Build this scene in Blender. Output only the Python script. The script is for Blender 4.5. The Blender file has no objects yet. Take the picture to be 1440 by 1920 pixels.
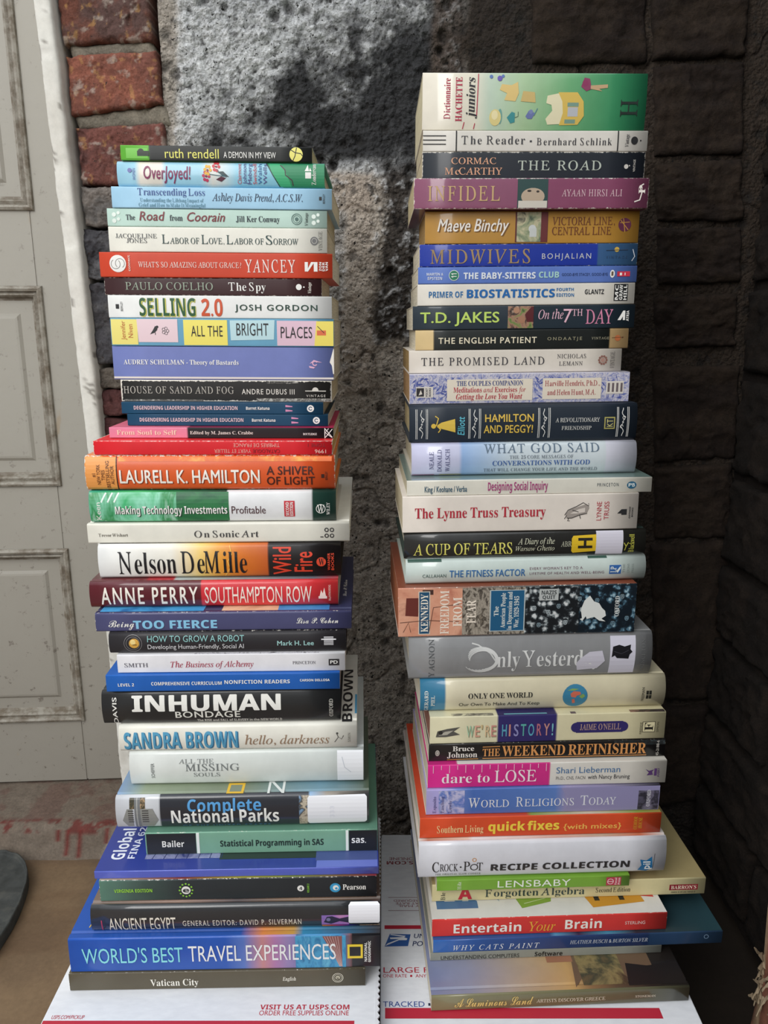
import bpy, bmesh, math, random
import numpy as np

# ------------------------------------------------------------------ camera, sky, light, exposure
SC = bpy.context.scene
COL = SC.collection
EYE = 0.742                        # eye height above the floor, metres
PITCH = math.atan(348 / 1442.0)    # looking slightly down
F_PX = 1442.0                      # focal length for a frame 1920 high
cam_data = bpy.data.cameras.new('camera')
cam_data.sensor_fit = 'VERTICAL'
cam_data.sensor_height = 36.0
cam_data.lens = 36.0 * F_PX / 1920.0
cam_data.clip_start = 0.02
cam = bpy.data.objects.new('camera', cam_data)
COL.objects.link(cam)
cam.location = (0, 0, EYE)
cam.rotation_euler = (math.pi / 2 - PITCH, 0, 0)
SC.camera = cam

world = bpy.data.worlds.new('overcast_sky')
SC.world = world
world.use_nodes = True
wn = world.node_tree
bg = wn.nodes['Background']
wtc = wn.nodes.new('ShaderNodeTexCoord')
wsep = wn.nodes.new('ShaderNodeSeparateXYZ')
wr = wn.nodes.new('ShaderNodeValToRGB')
wn.links.new(wtc.outputs['Generated'], wsep.inputs[0])
wn.links.new(wsep.outputs['Z'], wr.inputs[0])
e_ = wr.color_ramp.elements                                   # overcast sky: three times brighter overhead than at the horizon
e_[0].position = 0.0
e_[0].color = (0.15, 0.14, 0.13, 1)                            # pavement and buildings below the horizon
e_[1].position = 1.0
e_[1].color = (0.92, 0.96, 1.0, 1)
h_ = e_.new(0.04)
h_.color = (0.33, 0.345, 0.36, 1)
wn.links.new(wr.outputs[0], bg.inputs['Color'])
bg.inputs['Strength'].default_value = 1.45


def area(name, loc, target, size, power, color):
    ld = bpy.data.lights.new(name, 'AREA')
    ld.shape = 'RECTANGLE'
    ld.size, ld.size_y = size
    ld.energy = power
    ld.color = color
    lo = bpy.data.objects.new(name, ld)
    COL.objects.link(lo)
    lo.location = loc
    d = [target[i] - loc[i] for i in range(3)]
    import mathutils
    lo.rotation_euler = mathutils.Vector(d).to_track_quat('-Z', 'Y').to_euler()
    return lo


area('added_front_daylight', (-0.95, -0.85, 1.75), (-0.12, 0.8, 0.62), (1.3, 1.5), 30, (1.0, 0.985, 0.96))  # added soft area light from the front left; no doorway is seen there

SC.view_settings.view_transform = 'Standard'
SC.view_settings.look = 'None'
SC.view_settings.gamma = 1.0
SC.view_settings.use_curve_mapping = False
SC.view_settings.exposure = 0.07

# ------------------------------------------------------------------ helpers
rnd = random.Random(7)


def at(px, py, Y=None, Z=None):
    """World point seen at (px, py) of a 1440 x 1920 frame, on the plane y = Y or z = Z."""
    a = (px - 720) / F_PX
    b = (960 - py) / F_PX
    c, s = math.cos(PITCH), math.sin(PITCH)
    d = (a, c + b * s, b * c - s)
    t = Y / d[1] if Y is not None else (Z - EYE) / d[2]
    return (d[0] * t, d[1] * t, EYE + d[2] * t)


def lin(h):
    if isinstance(h, str):
        h = h.lstrip('#')
        h = [int(h[i:i + 2], 16) for i in (0, 2, 4)]
    r = []
    for c in h[:3]:
        c /= 255.0
        r.append(c / 12.92 if c <= 0.04045 else ((c + 0.055) / 1.055) ** 2.4)
    return (r[0], r[1], r[2], 1.0)


def tag(o, label=None, cat=None, group=None, kind=None):
    if label: o['label'] = label
    if cat: o['category'] = cat
    if group: o['group'] = group
    if kind: o['kind'] = kind
    return o


def empty(name, loc=(0, 0, 0), rot=(0, 0, 0)):
    o = bpy.data.objects.new(name, None)
    o.empty_display_size = 0.02
    o.location = loc
    o.rotation_euler = rot
    COL.objects.link(o)
    return o


def link(name, me, mats, parent=None, smooth=False):
    for m in (mats if isinstance(mats, (list, tuple)) else [mats]):
        me.materials.append(m)
    o = bpy.data.objects.new(name, me)
    COL.objects.link(o)
    if parent is not None:
        o.parent = parent
    if smooth:
        me.polygons.foreach_set('use_smooth', [True] * len(me.polygons))
    me.update()
    return o


def mesh_of(name, verts, faces, midx=None):
    me = bpy.data.meshes.new(name)
    me.from_pydata([tuple(map(float, v)) for v in verts], [], [tuple(f) for f in faces])
    if midx is not None:
        me.polygons.foreach_set('material_index', midx)
    me.update()
    return me


def box_mesh(name, x0, x1, y0, y1, z0, z1, bev=0.0):
    bm = bmesh.new()
    v = [bm.verts.new((x, y, z)) for x in (x0, x1) for y in (y0, y1) for z in (z0, z1)]
    for f in ((0, 1, 3, 2), (4, 6, 7, 5), (0, 4, 5, 1), (2, 3, 7, 6), (0, 2, 6, 4), (1, 5, 7, 3)):
        bm.faces.new([v[i] for i in f])
    bmesh.ops.recalc_face_normals(bm, faces=bm.faces)
    if bev:
        bmesh.ops.bevel(bm, geom=list(bm.edges), offset=bev, segments=2, affect='EDGES')
    me = bpy.data.meshes.new(name)
    bm.to_mesh(me)
    bm.free()
    return me


# ---- numpy value noise
def vnoise(x, y, seed):
    xi, yi = np.floor(x).astype(np.int64), np.floor(y).astype(np.int64)
    xf, yf = x - xi, y - yi

    def h(a, b):
        n = (a * 374761393 + b * 668265263 + seed * 974634777) & 0x7fffffff
        n = ((n ^ (n >> 13)) * 1274126177) & 0x7fffffff
        return ((n ^ (n >> 16)) & 0xffff) / 65535.0
    u, v = xf * xf * (3 - 2 * xf), yf * yf * (3 - 2 * yf)
    return (h(xi, yi) * (1 - u) + h(xi + 1, yi) * u) * (1 - v) + (h(xi, yi + 1) * (1 - u) + h(xi + 1, yi + 1) * u) * v


def fbm(x, y, scale, seed, octs=4, gain=0.5):
    r, a, t = 0.0, 1.0, 0.0
    for k in range(octs):
        r = r + a * vnoise(x / scale + 17.3 * k, y / scale - 9.1 * k, seed + k)
        t += a
        a *= gain
        scale *= 0.5
    return r / t


def worley(x, y, scale, seed):
    """distance to nearest jittered cell point, 0 at the point"""
    xs, ys = x / scale, y / scale
    xi, yi = np.floor(xs).astype(np.int64), np.floor(ys).astype(np.int64)
    best = np.full(x.shape, 9.0)
    for dx in (-1, 0, 1):
        for dy in (-1, 0, 1):
            a, b = xi + dx, yi + dy
            n = (a * 73856093 ^ b * 19349663 ^ seed * 83492791) & 0x7fffffff
            n = (n * 1103515245 + 12345) & 0x7fffffff
            jx = ((n >> 3) & 1023) / 1023.0
            jy = ((n >> 15) & 1023) / 1023.0
            best = np.minimum(best, np.hypot(a + jx - xs, b + jy - ys))
    return best


def sstep(a, b, x):
    t = np.clip((x - a) / (b - a), 0, 1)
    return t * t * (3 - 2 * t)


def grid_mesh(name, P, C=None):
    """P: (n, m, 3) array of points, C: (n, m, 3) linear colours -> mesh with colour attribute 'tint'"""
    n, m = P.shape[:2]
    me = bpy.data.meshes.new(name)
    idx = np.arange(n * m).reshape(n, m)
    q = np.stack([idx[:-1, :-1], idx[1:, :-1], idx[1:, 1:], idx[:-1, 1:]], -1).reshape(-1, 4)
    me.vertices.add(n * m)
    me.vertices.foreach_set('co', P.astype(np.float32).ravel())
    me.loops.add(q.size)
    me.loops.foreach_set('vertex_index', q.ravel().astype(np.int32))
    me.polygons.add(len(q))
    me.polygons.foreach_set('loop_start', np.arange(0, q.size, 4, dtype=np.int32))
    me.polygons.foreach_set('loop_total', np.full(len(q), 4, dtype=np.int32))
    me.update(calc_edges=True)
    me.polygons.foreach_set('use_smooth', [True] * len(q))
    if C is not None:
        at_ = me.color_attributes.new('tint', 'FLOAT_COLOR', 'POINT')
        c4 = np.ones((n * m, 4), dtype=np.float32)
        c4[:, :3] = C.reshape(-1, 3)
        at_.data.foreach_set('color', c4.ravel())
    return me


# ---- materials
MATS = {}


def new_mat(name):
    m = bpy.data.materials.new(name)
    m.use_nodes = True
    nt = m.node_tree
    return m, nt, nt.nodes['Principled BSDF']


def N(nt, t, **kw):
    n = nt.nodes.new(t)
    for k, v in kw.items():
        setattr(n, k, v)
    return n


def ink(color, rough=0.42, coat=0.0, metal=0.0):
    key = ('ink', color, rough, coat, metal)
    if key not in MATS:
        m, nt, p = new_mat('printed_ink')
        p.inputs['Base Color'].default_value = lin(color)
        p.inputs['Roughness'].default_value = rough
        p.inputs['Coat Weight'].default_value = coat
        p.inputs['Coat Roughness'].default_value = 0.12
        p.inputs['Metallic'].default_value = metal
        MATS[key] = m
    return MATS[key]


def mixrgb(nt, fac, a, b, mode='MIX'):
    n = N(nt, 'ShaderNodeMix', data_type='RGBA', blend_type=mode)
    for s, v in ((0, fac), (6, a), (7, b)):
        if isinstance(v, bpy.types.NodeSocket): nt.links.new(v, n.inputs[s])
        else: n.inputs[s].default_value = v
    return n.outputs[2]


def math_(nt, op, a, b=None, c=None):
    n = N(nt, 'ShaderNodeMath', operation=op)
    for i, v in enumerate((a, b, c)):
        if v is None: continue
        if isinstance(v, bpy.types.NodeSocket): nt.links.new(v, n.inputs[i])
        else: n.inputs[i].default_value = v
    return n.outputs[0]


def noise(nt, vec, scale, detail=4, rough=0.55, dist=0.0):
    n = N(nt, 'ShaderNodeTexNoise')
    nt.links.new(vec, n.inputs['Vector'])
    n.inputs['Scale'].default_value = scale
    n.inputs['Detail'].default_value = detail
    n.inputs['Roughness'].default_value = rough
    n.inputs['Distortion'].default_value = dist
    return n.outputs['Fac']


def ramp(nt, fac, stops, interp='LINEAR'):
    n = N(nt, 'ShaderNodeValToRGB')
    n.color_ramp.interpolation = interp
    e = n.color_ramp.elements
    while len(e) < len(stops): e.new(0.5)
    for i, (p, c) in enumerate(stops):
        e[i].position = p
        e[i].color = lin(c) if not (isinstance(c, tuple) and len(c) == 4) else c
    nt.links.new(fac, n.inputs[0])
    return n.outputs[0]


def mapping(nt, vec, scale):
    n = N(nt, 'ShaderNodeMapping')
    nt.links.new(vec, n.inputs[0])
    n.inputs['Scale'].default_value = scale
    return n.outputs[0]


def bump(nt, p, h, strength=0.4, dist=0.002):
    b = N(nt, 'ShaderNodeBump')
    b.inputs['Strength'].default_value = strength
    b.inputs['Distance'].default_value = dist
    nt.links.new(h, b.inputs['Height'])
    nt.links.new(b.outputs[0], p.inputs['Normal'])


def cover_mat(base, wear=0.0, gloss=0.3, crinkle=0.0, wearcol='#ece6da'):
    """printed cover card: colour bands along the spine, rubbed edges, laminate or plastic gloss"""
    m, nt, p = new_mat('printed_cover')
    uv = N(nt, 'ShaderNodeTexCoord')
    sep = N(nt, 'ShaderNodeSeparateXYZ')
    nt.links.new(uv.outputs['UV'], sep.inputs[0])
    if isinstance(base, str):
        rgb = N(nt, 'ShaderNodeRGB')
        rgb.outputs[0].default_value = lin(base)
        col = rgb.outputs[0]
    else:
        col = ramp(nt, sep.outputs['X'], base)
    ob = uv.outputs['Object']
    dirt = noise(nt, ob, 55, 5, 0.6)
    dm = N(nt, 'ShaderNodeMapRange')
    nt.links.new(dirt, dm.inputs[0])
    dm.inputs[1].default_value = 0.3
    dm.inputs[2].default_value = 0.7
    dm.inputs[3].default_value = 0.93
    dm.inputs[4].default_value = 1.02
    g = N(nt, 'ShaderNodeCombineXYZ')
    for i in range(3): nt.links.new(dm.outputs[0], g.inputs[i])
    col = mixrgb(nt, 1.0, col, g.outputs[0], 'MULTIPLY')
    if wear > 0:
        # distance to the nearest edge of the printed face, in UV
        ex = math_(nt, 'MULTIPLY', math_(nt, 'ABSOLUTE', math_(nt, 'SUBTRACT', sep.outputs['X'], 0.5)), 2.0)
        ey = math_(nt, 'MULTIPLY', math_(nt, 'ABSOLUTE', math_(nt, 'SUBTRACT', sep.outputs['Y'], 0.5)), 2.0)
        ex = math_(nt, 'SUBTRACT', 1.0, math_(nt, 'MULTIPLY', math_(nt, 'SUBTRACT', 1.0, ex), 9.0))
        e = math_(nt, 'MAXIMUM', ex, ey)
        nz = noise(nt, ob, 330, 5, 0.7)
        e = math_(nt, 'ADD', e, math_(nt, 'MULTIPLY', math_(nt, 'SUBTRACT', nz, 0.5), 0.42))
        w = N(nt, 'ShaderNodeMapRange')
        nt.links.new(e, w.inputs[0])
        w.inputs[1].default_value = 1.04 - 0.12 * wear
        w.inputs[2].default_value = 1.07 - 0.12 * wear
        col = mixrgb(nt, w.outputs[0], col, lin(wearcol))
    nt.links.new(col, p.inputs['Base Color'])
    p.inputs['Roughness'].default_value = 0.5 - 0.2 * gloss
    p.inputs['Specular IOR Level'].default_value = 0.35
    if gloss > 0.35:
        p.inputs['Coat Weight'].default_value = min(1, gloss)
        p.inputs['Coat Roughness'].default_value = 0.10 if crinkle else 0.16
    if crinkle:
        bump(nt, p, noise(nt, mapping(nt, ob, (1, 1, 0.35)), 60, 3, 0.5, 0.6), 0.22 * crinkle, 0.002)
    else:
        bump(nt, p, noise(nt, ob, 900, 3, 0.5), 0.05, 0.0005)
    return m


def picture_mat(cols, scale, aniso=(1, 1, 1), kind='noise'):
    key = ('pic', tuple(cols), scale, aniso, kind)
    if key not in MATS:
        m, nt, p = new_mat('printed_picture')
        tc = N(nt, 'ShaderNodeTexCoord')
        v = mapping(nt, tc.outputs['Object'], aniso)
        if kind == 'noise':
            f = noise(nt, v, scale, 5, 0.62, 0.5)
            k = len(cols)
            c = ramp(nt, f, [(0.32 + 0.36 * i / max(1, k - 1), q) for i, q in enumerate(cols)])
        elif kind == 'crowd':
            vo = N(nt, 'ShaderNodeTexVoronoi')
            nt.links.new(v, vo.inputs['Vector'])
            vo.inputs['Scale'].default_value = scale
            f = math_(nt, 'ADD', math_(nt, 'MULTIPLY', vo.outputs['Distance'], 0.9), math_(nt, 'MULTIPLY', noise(nt, v, scale * 2.5, 3), 0.8))
            k = len(cols)
            c = ramp(nt, f, [(0.55 + 0.4 * i / max(1, k - 1), q) for i, q in enumerate(cols)])
        elif kind == 'fade':
            sp = N(nt, 'ShaderNodeSeparateXYZ')
            nt.links.new(tc.outputs['UV'], sp.inputs[0])
            k = len(cols)
            c = ramp(nt, sp.outputs['X'], [(i / max(1, k - 1), q) for i, q in enumerate(cols)])
        elif kind == 'leaf':
            w = N(nt, 'ShaderNodeTexWave', wave_type='RINGS')
            nt.links.new(v, w.inputs['Vector'])
            w.inputs['Scale'].default_value = scale
            w.inputs['Distortion'].default_value = 14
            w.inputs['Detail Scale'].default_value = 2.2
            c = ramp(nt, w.outputs['Fac'], [(0.42, cols[0]), (0.5, cols[1])])
        nt.links.new(c, p.inputs['Base Color'])
        p.inputs['Roughness'].default_value = 0.4
        MATS[key] = m
    return MATS[key]


def paper_mat(col):
    key = ('paper', col)
    if key not in MATS:
        m, nt, p = new_mat('page_edges')
        tc = N(nt, 'ShaderNodeTexCoord')
        v = mapping(nt, tc.outputs['Object'], (4, 4, 260))
        f = noise(nt, v, 9, 3, 0.6)
        base = lin(col)
        dark = tuple(c * 0.72 for c in base[:3]) + (1,)
        c = ramp(nt, f, [(0.35, dark), (0.62, base)])
        nt.links.new(c, p.inputs['Base Color'])
        p.inputs['Roughness'].default_value = 0.9
        bump(nt, p, f, 0.3, 0.0006)
        MATS[key] = m
    return MATS[key]


def rough_mat(name, scale=260, strength=0.6, dist=0.002, rough=0.9, contrast=0.35, extra=None, spec=0.3, grains=0):
    """mineral surface: vertex tint times fine procedural grain and bump"""
    m, nt, p = new_mat(name)
    tc = N(nt, 'ShaderNodeTexCoord')
    ca = N(nt, 'ShaderNodeVertexColor', layer_name='tint')
    v = tc.outputs['Object']
    n1 = noise(nt, v, scale, 6, 0.7)
    n2 = noise(nt, v, scale * 0.27, 5, 0.6)
    s = math_(nt, 'ADD', math_(nt, 'MULTIPLY', n1, 0.6), math_(nt, 'MULTIPLY', n2, 0.4))
    mr = N(nt, 'ShaderNodeMapRange')
    nt.links.new(s, mr.inputs[0])
    mr.inputs[1].default_value = 0.36
    mr.inputs[2].default_value = 0.64
    mr.inputs[3].default_value = 1 - contrast
    mr.inputs[4].default_value = 1 + contrast
    g = N(nt, 'ShaderNodeCombineXYZ')
    for i in range(3): nt.links.new(mr.outputs[0], g.inputs[i])
    col = mixrgb(nt, 1.0, ca.outputs['Color'], g.outputs[0], 'MULTIPLY')
    if extra:
        sc, thr, c = extra
        k = N(nt, 'ShaderNodeMapRange')
        nt.links.new(noise(nt, v, sc, 4, 0.65), k.inputs[0])
        k.inputs[1].default_value = thr
        k.inputs[2].default_value = thr + 0.04
        col = mixrgb(nt, k.outputs[0], col, lin(c))
    nt.links.new(col, p.inputs['Base Color'])
    p.inputs['Roughness'].default_value = rough
    p.inputs['Specular IOR Level'].default_value = spec
    if grains:
        vo = N(nt, 'ShaderNodeTexVoronoi')
        vo.inputs['Scale'].default_value = grains
        wv = N(nt, 'ShaderNodeVectorMath', operation='ADD')
        nt.links.new(v, wv.inputs[0])
        nw = N(nt, 'ShaderNodeTexNoise')
        nt.links.new(v, nw.inputs['Vector'])
        nw.inputs['Scale'].default_value = grains * 0.8
        sc_ = N(nt, 'ShaderNodeVectorMath', operation='SCALE')
        nt.links.new(nw.outputs['Color'], sc_.inputs[0])
        sc_.inputs['Scale'].default_value = 1.2 / grains
        nt.links.new(sc_.outputs[0], wv.inputs[1])
        nt.links.new(wv.outputs[0], vo.inputs['Vector'])
        s = math_(nt, 'SUBTRACT', math_(nt, 'MULTIPLY', s, 1.3), math_(nt, 'MULTIPLY', vo.outputs['Distance'], 1.1))
    bump(nt, p, s, strength, dist)
    return m

# ------------------------------------------------------------------ the setting
WALL_Y = 0.977


def plane_px(X, Z, Y=WALL_Y):
    """where world points on the wall plane sit in a 1440 x 1920 view from the standing point (used to place stains and painted shade)"""
    c, s = math.cos(PITCH), math.sin(PITCH)
    z = Z - EYE
    zc = Y * c - z * s
    return 720 + F_PX * X / zc, 960 - F_PX * (z * c + Y * s) / zc


def L3(h):
    return np.array(lin(h)[:3])


def blend(C, mask, col):
    return C * (1 - mask[..., None]) + L3(col) * mask[..., None]


def region(U, V, x0, x1, y0, y1, soft, seed, X, Z, warp=26):
    w = (fbm(X, Z, 0.05, seed, 4, 0.6) - 0.5) * 2 * warp
    w2 = (fbm(X, Z, 0.05, seed + 50, 4, 0.6) - 0.5) * 2 * warp
    u, v = U + w, V + w2
    return sstep(x0 - soft, x0 + soft, u) * (1 - sstep(x1 - soft, x1 + soft, u)) * sstep(y0 - soft, y0 + soft, v) * (1 - sstep(y1 - soft, y1 + soft, v))


# back wall: rough cinder block, old paint, soot and smeared mortar
xs = np.linspace(-0.385, 0.47, 540)
zs = np.linspace(-0.01, 1.24, 790)
X, Z = np.meshgrid(xs, zs, indexing='ij')
U, V = plane_px(X, Z)
cinder = np.clip(region(U, V, 330, 860, -200, 320, 14, 3, X, Z) + region(U, V, 590, 650, 330, 700, 10, 5, X, Z)
                 + region(U, V, 700, 800, 320, 660, 12, 6, X, Z) + region(U, V, 100, 300, 350, 700, 8, 7, X, Z), 0, 1)
smooth_strip = region(U, V, 646, 704, 325, 735, 8, 8, X, Z, 14)
base_n = fbm(X, Z, 0.09, 11, 5)
wx, wz = X + 0.004 * fbm(X, Z, .012, 4, 3), Z + 0.004 * fbm(X, Z, .012, 14, 3)
lump = worley(wx, wz, 0.0075, 21)
lump2 = worley(wx, wz, 0.017, 22)
fine = fbm(X, Z, 0.009, 33, 3, 0.7) - 0.5
pits = sstep(0.30, 0.08, worley(wx, wz, 0.030, 23)) * sstep(0.45, 0.6, fbm(X, Z, 0.04, 24))
D = 0.009 * (base_n - 0.5) + 0.004 * (fbm(X, Z, 0.016, 31, 4, 0.65) - 0.5)
rug = 0.22 + 0.78 * cinder
grit = worley(wx * 1.0, wz, 0.0042, 25)
relief = 0.0036 * (0.5 - lump) + 0.0040 * (0.5 - lump2) + 0.0070 * fine + 0.0026 * (0.5 - grit)
D += rug * relief
D -= (0.3 + 0.7 * cinder) * 0.007 * pits
D += smooth_strip * 0.0035
crack = np.abs(fbm(X, Z, 0.16, 77, 4) - 0.5)
D -= 0.004 * sstep(0.008, 0.0, crack) * (1 - cinder)
D -= 0.03 * sstep(-0.0, -0.003, X + 0.2545 + 0.004 * (fbm(X * 0, Z, 0.04, 99, 3) - 0.5))      # set back behind the brick pier
C = np.zeros(X.shape + (3,)) + L3('#b8aea2')
C = blend(C, sstep(0.35, 0.65, fbm(X, Z, 0.12, 41, 4)) * 0.7, '#c9bfb2')
C = blend(C, region(U, V, 330, 870, -300, 335, 22, 42, X, Z) * 0.95, '#d3d5d6')
C = blend(C, region(U, V, 120, 330, -300, 345, 8, 43, X, Z, 8) * 0.9, '#b0a79c')
C = blend(C, region(U, V, 120, 262, 345, 700, 10, 44, X, Z) * 0.9, '#55555a')
C = blend(C, region(U, V, 380, 700, -60, 60, 70, 47, X, Z, 60) * 0.4, '#7c8086')
soot = sstep(-40, 120, (V - 120) * 0.8 + (U - 600) * 0.6 + (fbm(X, Z, 0.05, 45, 5, 0.75) - 0.5) * 380 + 55) * region(U, V, 380, 850, -20, 318, 30, 46, X, Z, 40)
C = blend(C, soot * 0.97, '#2d2d2f')
C = blend(C, region(U, V, 598, 655, 375, 700, 10, 48, X, Z) * 0.7, '#a8a6a4')
C = blend(C, smooth_strip * 0.95, '#beb2a5')
C = blend(C, region(U, V, 600, 700, 318, 395, 10, 49, X, Z) * 0.8, '#b0a294')
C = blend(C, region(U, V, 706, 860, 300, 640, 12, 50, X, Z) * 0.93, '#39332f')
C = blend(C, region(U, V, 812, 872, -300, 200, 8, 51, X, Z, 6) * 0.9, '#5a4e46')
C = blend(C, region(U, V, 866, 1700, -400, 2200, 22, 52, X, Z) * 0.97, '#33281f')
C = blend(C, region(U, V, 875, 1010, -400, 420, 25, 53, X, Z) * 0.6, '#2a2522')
C = blend(C, sstep(1330, 1600, V) * 0.6, '#4b443d')  # colour dims towards the wall foot, imitating the fading light
C = blend(C, sstep(1230, 1500, V) * sstep(1100, 1350, U) * 0.8, '#1f1a17')  # lower right darkened in the colour as painted shade
hollow = sstep(-0.0012, -0.0026, relief) * rug
C = blend(C, hollow * 0.85, '#262423')
C = blend(C, sstep(0.0012, 0.0034, relief) * cinder * (1 - soot) * 0.5, '#f0f1f2')
C = blend(C, pits * 0.7, '#262422')
speck = sstep(0.66, 0.72, fbm(X, Z, 0.007, 61, 3, 0.6))
C = blend(C, speck * 0.6 * (1 - soot), '#2f2c2a')
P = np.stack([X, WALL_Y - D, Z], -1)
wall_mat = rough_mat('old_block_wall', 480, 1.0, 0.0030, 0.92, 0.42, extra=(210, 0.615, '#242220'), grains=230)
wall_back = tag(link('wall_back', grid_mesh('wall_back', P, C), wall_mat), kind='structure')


def rough_block(corners, proud, deep, seed, col, col2, plane='Y', base=WALL_Y, nx=30, nz=20, relief=0.004, jag=0.003, ridges=0.0, spots=None):
    """a stone or brick: bilinear front face with broken edges, rough face and sides running back into the wall"""
    (ax, az), (bx, bz), (cx, cz), (dx, dz) = corners            # TL, TR, BR, BL in wall coordinates
    s = np.linspace(0, 1, nx)[:, None] * np.ones((1, nz))
    t = np.ones((nx, 1)) * np.linspace(0, 1, nz)[None, :]
    A = (ax * (1 - s) + bx * s) * t + (dx * (1 - s) + cx * s) * (1 - t)
    B = (az * (1 - s) + bz * s) * t + (dz * (1 - s) + cz * s) * (1 - t)
    edge = np.minimum(np.minimum(s, 1 - s) * abs(bx - ax), np.minimum(t, 1 - t) * abs(az - dz))
    A2 = A + (fbm(A + seed, B, 0.02, seed, 4, 0.6) - 0.5) * 2 * jag
    B2 = B + (fbm(A, B + seed, 0.02, seed + 9, 4, 0.6) - 0.5) * 2 * jag
    h = proud - 0.004 * np.exp(-edge / 0.0017) + 0.0016 * (fbm(A, B, 0.0055, seed + 31, 2) - 0.5) + relief * (fbm(A, B, 0.02, seed + 3, 5, 0.62) - 0.5) * 2
    chip = sstep(0.62, 0.72, fbm(A, B, 0.035, seed + 5, 4, 0.55))
    h = h - 0.0035 * chip
    if ridges:
        h = h + ridges * (fbm(A * 0.28, B, 0.012, seed + 6, 4, 0.62) - 0.5) * 2
    # skirt running back into the wall
    pad = lambda M: np.pad(M, 1, mode='edge')
    A3, B3, h3 = pad(A2), pad(B2), pad(h)
    h3[0, :] = h3[-1, :] = -deep
    h3[:, 0] = h3[:, -1] = -deep
    n_ = fbm(A3, B3, 0.03, seed + 7, 4, 0.6)
    Cc = np.zeros(A3.shape + (3,)) + L3(col)
    Cc = blend(Cc, sstep(0.4, 0.65, n_), col2)
    Cc = blend(Cc, pad(chip) * 0.4, col2)
    if spots:
        Cc = blend(Cc, sstep(0.66, 0.76, fbm(A3 * 1.5, B3, 0.009, seed + 8, 3, 0.6)) * 0.55, spots)
        Cc = blend(Cc, sstep(0.60, 0.72, fbm(A3, B3 * 1.3, 0.014, seed + 18, 4, 0.65)) * 0.5, '#b8aca0')
    if plane == 'Y':
        Pp = np.stack([A3, base - h3, B3], -1)
    else:
        Pp = np.stack([base - h3, -A3, B3], -1)
    return grid_mesh('brick', Pp, Cc)


brick_mat = rough_mat('weathered_brick', 380, 0.9, 0.0028, 0.85, 0.34, extra=(150, 0.66, '#3a2f2b'))
dark_mat = rough_mat('dark_stone', 300, 1.0, 0.004, 0.95, 0.4)  # rough stone for the dark right-hand bricks and wall


def wall_corners(pts, Y=WALL_Y - 0.012):
    return [(at(x, y, Y=Y)[0], at(x, y, Y=Y)[2]) for x, y in pts]


# brick pier beside the door frame (top, middle, lower red brick, cinder stones and dark bricks further down)
YB = WALL_Y - 0.012
for i, (pts, c1, c2, sp, rel) in enumerate([
        ([(106, -60), (284, -60), (290, 74), (126, 80)], '#5c4540', '#6e4438', '#a8804c', .003),
        ([(131, 103), (296, 92), (311, 192), (140, 214)], '#8c5646', '#774b40', '#b58656', .003),
        ([(146, 238), (312, 228), (326, 345), (158, 346)], '#744840', '#60403c', '#a87e50', .004),
        ([(158, 350), (330, 350), (330, 420), (166, 425)], '#77706a', '#5f5c5a', None, .006),
        ([(163, 430), (330, 425), (330, 520), (172, 525)], '#3f3e42', '#5b5a5c', None, .010),
        ([(172, 530), (330, 528), (330, 672), (190, 682)], '#47464a', '#5d5b5a', None, .008),
        ([(192, 690), (330, 688), (330, 726), (195, 728)], '#6d655c', '#5c554e', None, .003),
        ([(195, 732), (330, 732), (330, 778), (198, 780)], '#4a2c2c', '#5a3836', None, .003),
        ([(199, 786), (330, 786), (330, 860), (204, 862)], '#4a2a2a', '#5a3836', None, .003),
]):
    pts = [(x_ - 8, y_) for x_, y_ in pts]
    o = link('brick', rough_block(wall_corners(pts), 0.012, 0.03, 200 + 13 * i, c1, c2, nx=92, nz=58, relief=rel, jag=0.0035, spots=sp), brick_mat, wall_back)
# mortar beds between the pier bricks
for i, pts in enumerate([[(128, 78), (288, 72), (296, 97), (136, 106)], [(142, 214), (316, 190), (326, 232), (150, 240)]]):
    pts = [(x_ - 8, y_) for x_, y_ in pts]
    link('mortar_bed', rough_block(wall_corners(pts), 0.004, 0.03, 400 + 7 * i, '#8d8577', '#7a7468', nx=44, nz=12, relief=.003, jag=.002), brick_mat, wall_back)

# dark bricks on the shaded right part of the back wall
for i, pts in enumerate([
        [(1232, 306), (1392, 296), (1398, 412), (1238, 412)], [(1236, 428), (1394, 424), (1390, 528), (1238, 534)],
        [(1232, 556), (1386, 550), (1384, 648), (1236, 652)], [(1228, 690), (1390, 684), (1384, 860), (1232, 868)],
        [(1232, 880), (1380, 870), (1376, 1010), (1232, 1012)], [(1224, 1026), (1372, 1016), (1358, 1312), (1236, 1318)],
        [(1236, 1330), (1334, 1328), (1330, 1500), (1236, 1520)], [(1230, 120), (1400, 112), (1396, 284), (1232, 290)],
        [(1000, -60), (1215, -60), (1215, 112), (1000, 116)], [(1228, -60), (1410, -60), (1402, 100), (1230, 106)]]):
    link('brick', rough_block(wall_corners(pts), 0.010, 0.02, 500 + 11 * i, '#30261e', '#261d18', nx=44, nz=34, relief=.004, jag=.003, ridges=0.004), dark_mat, wall_back)

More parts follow.
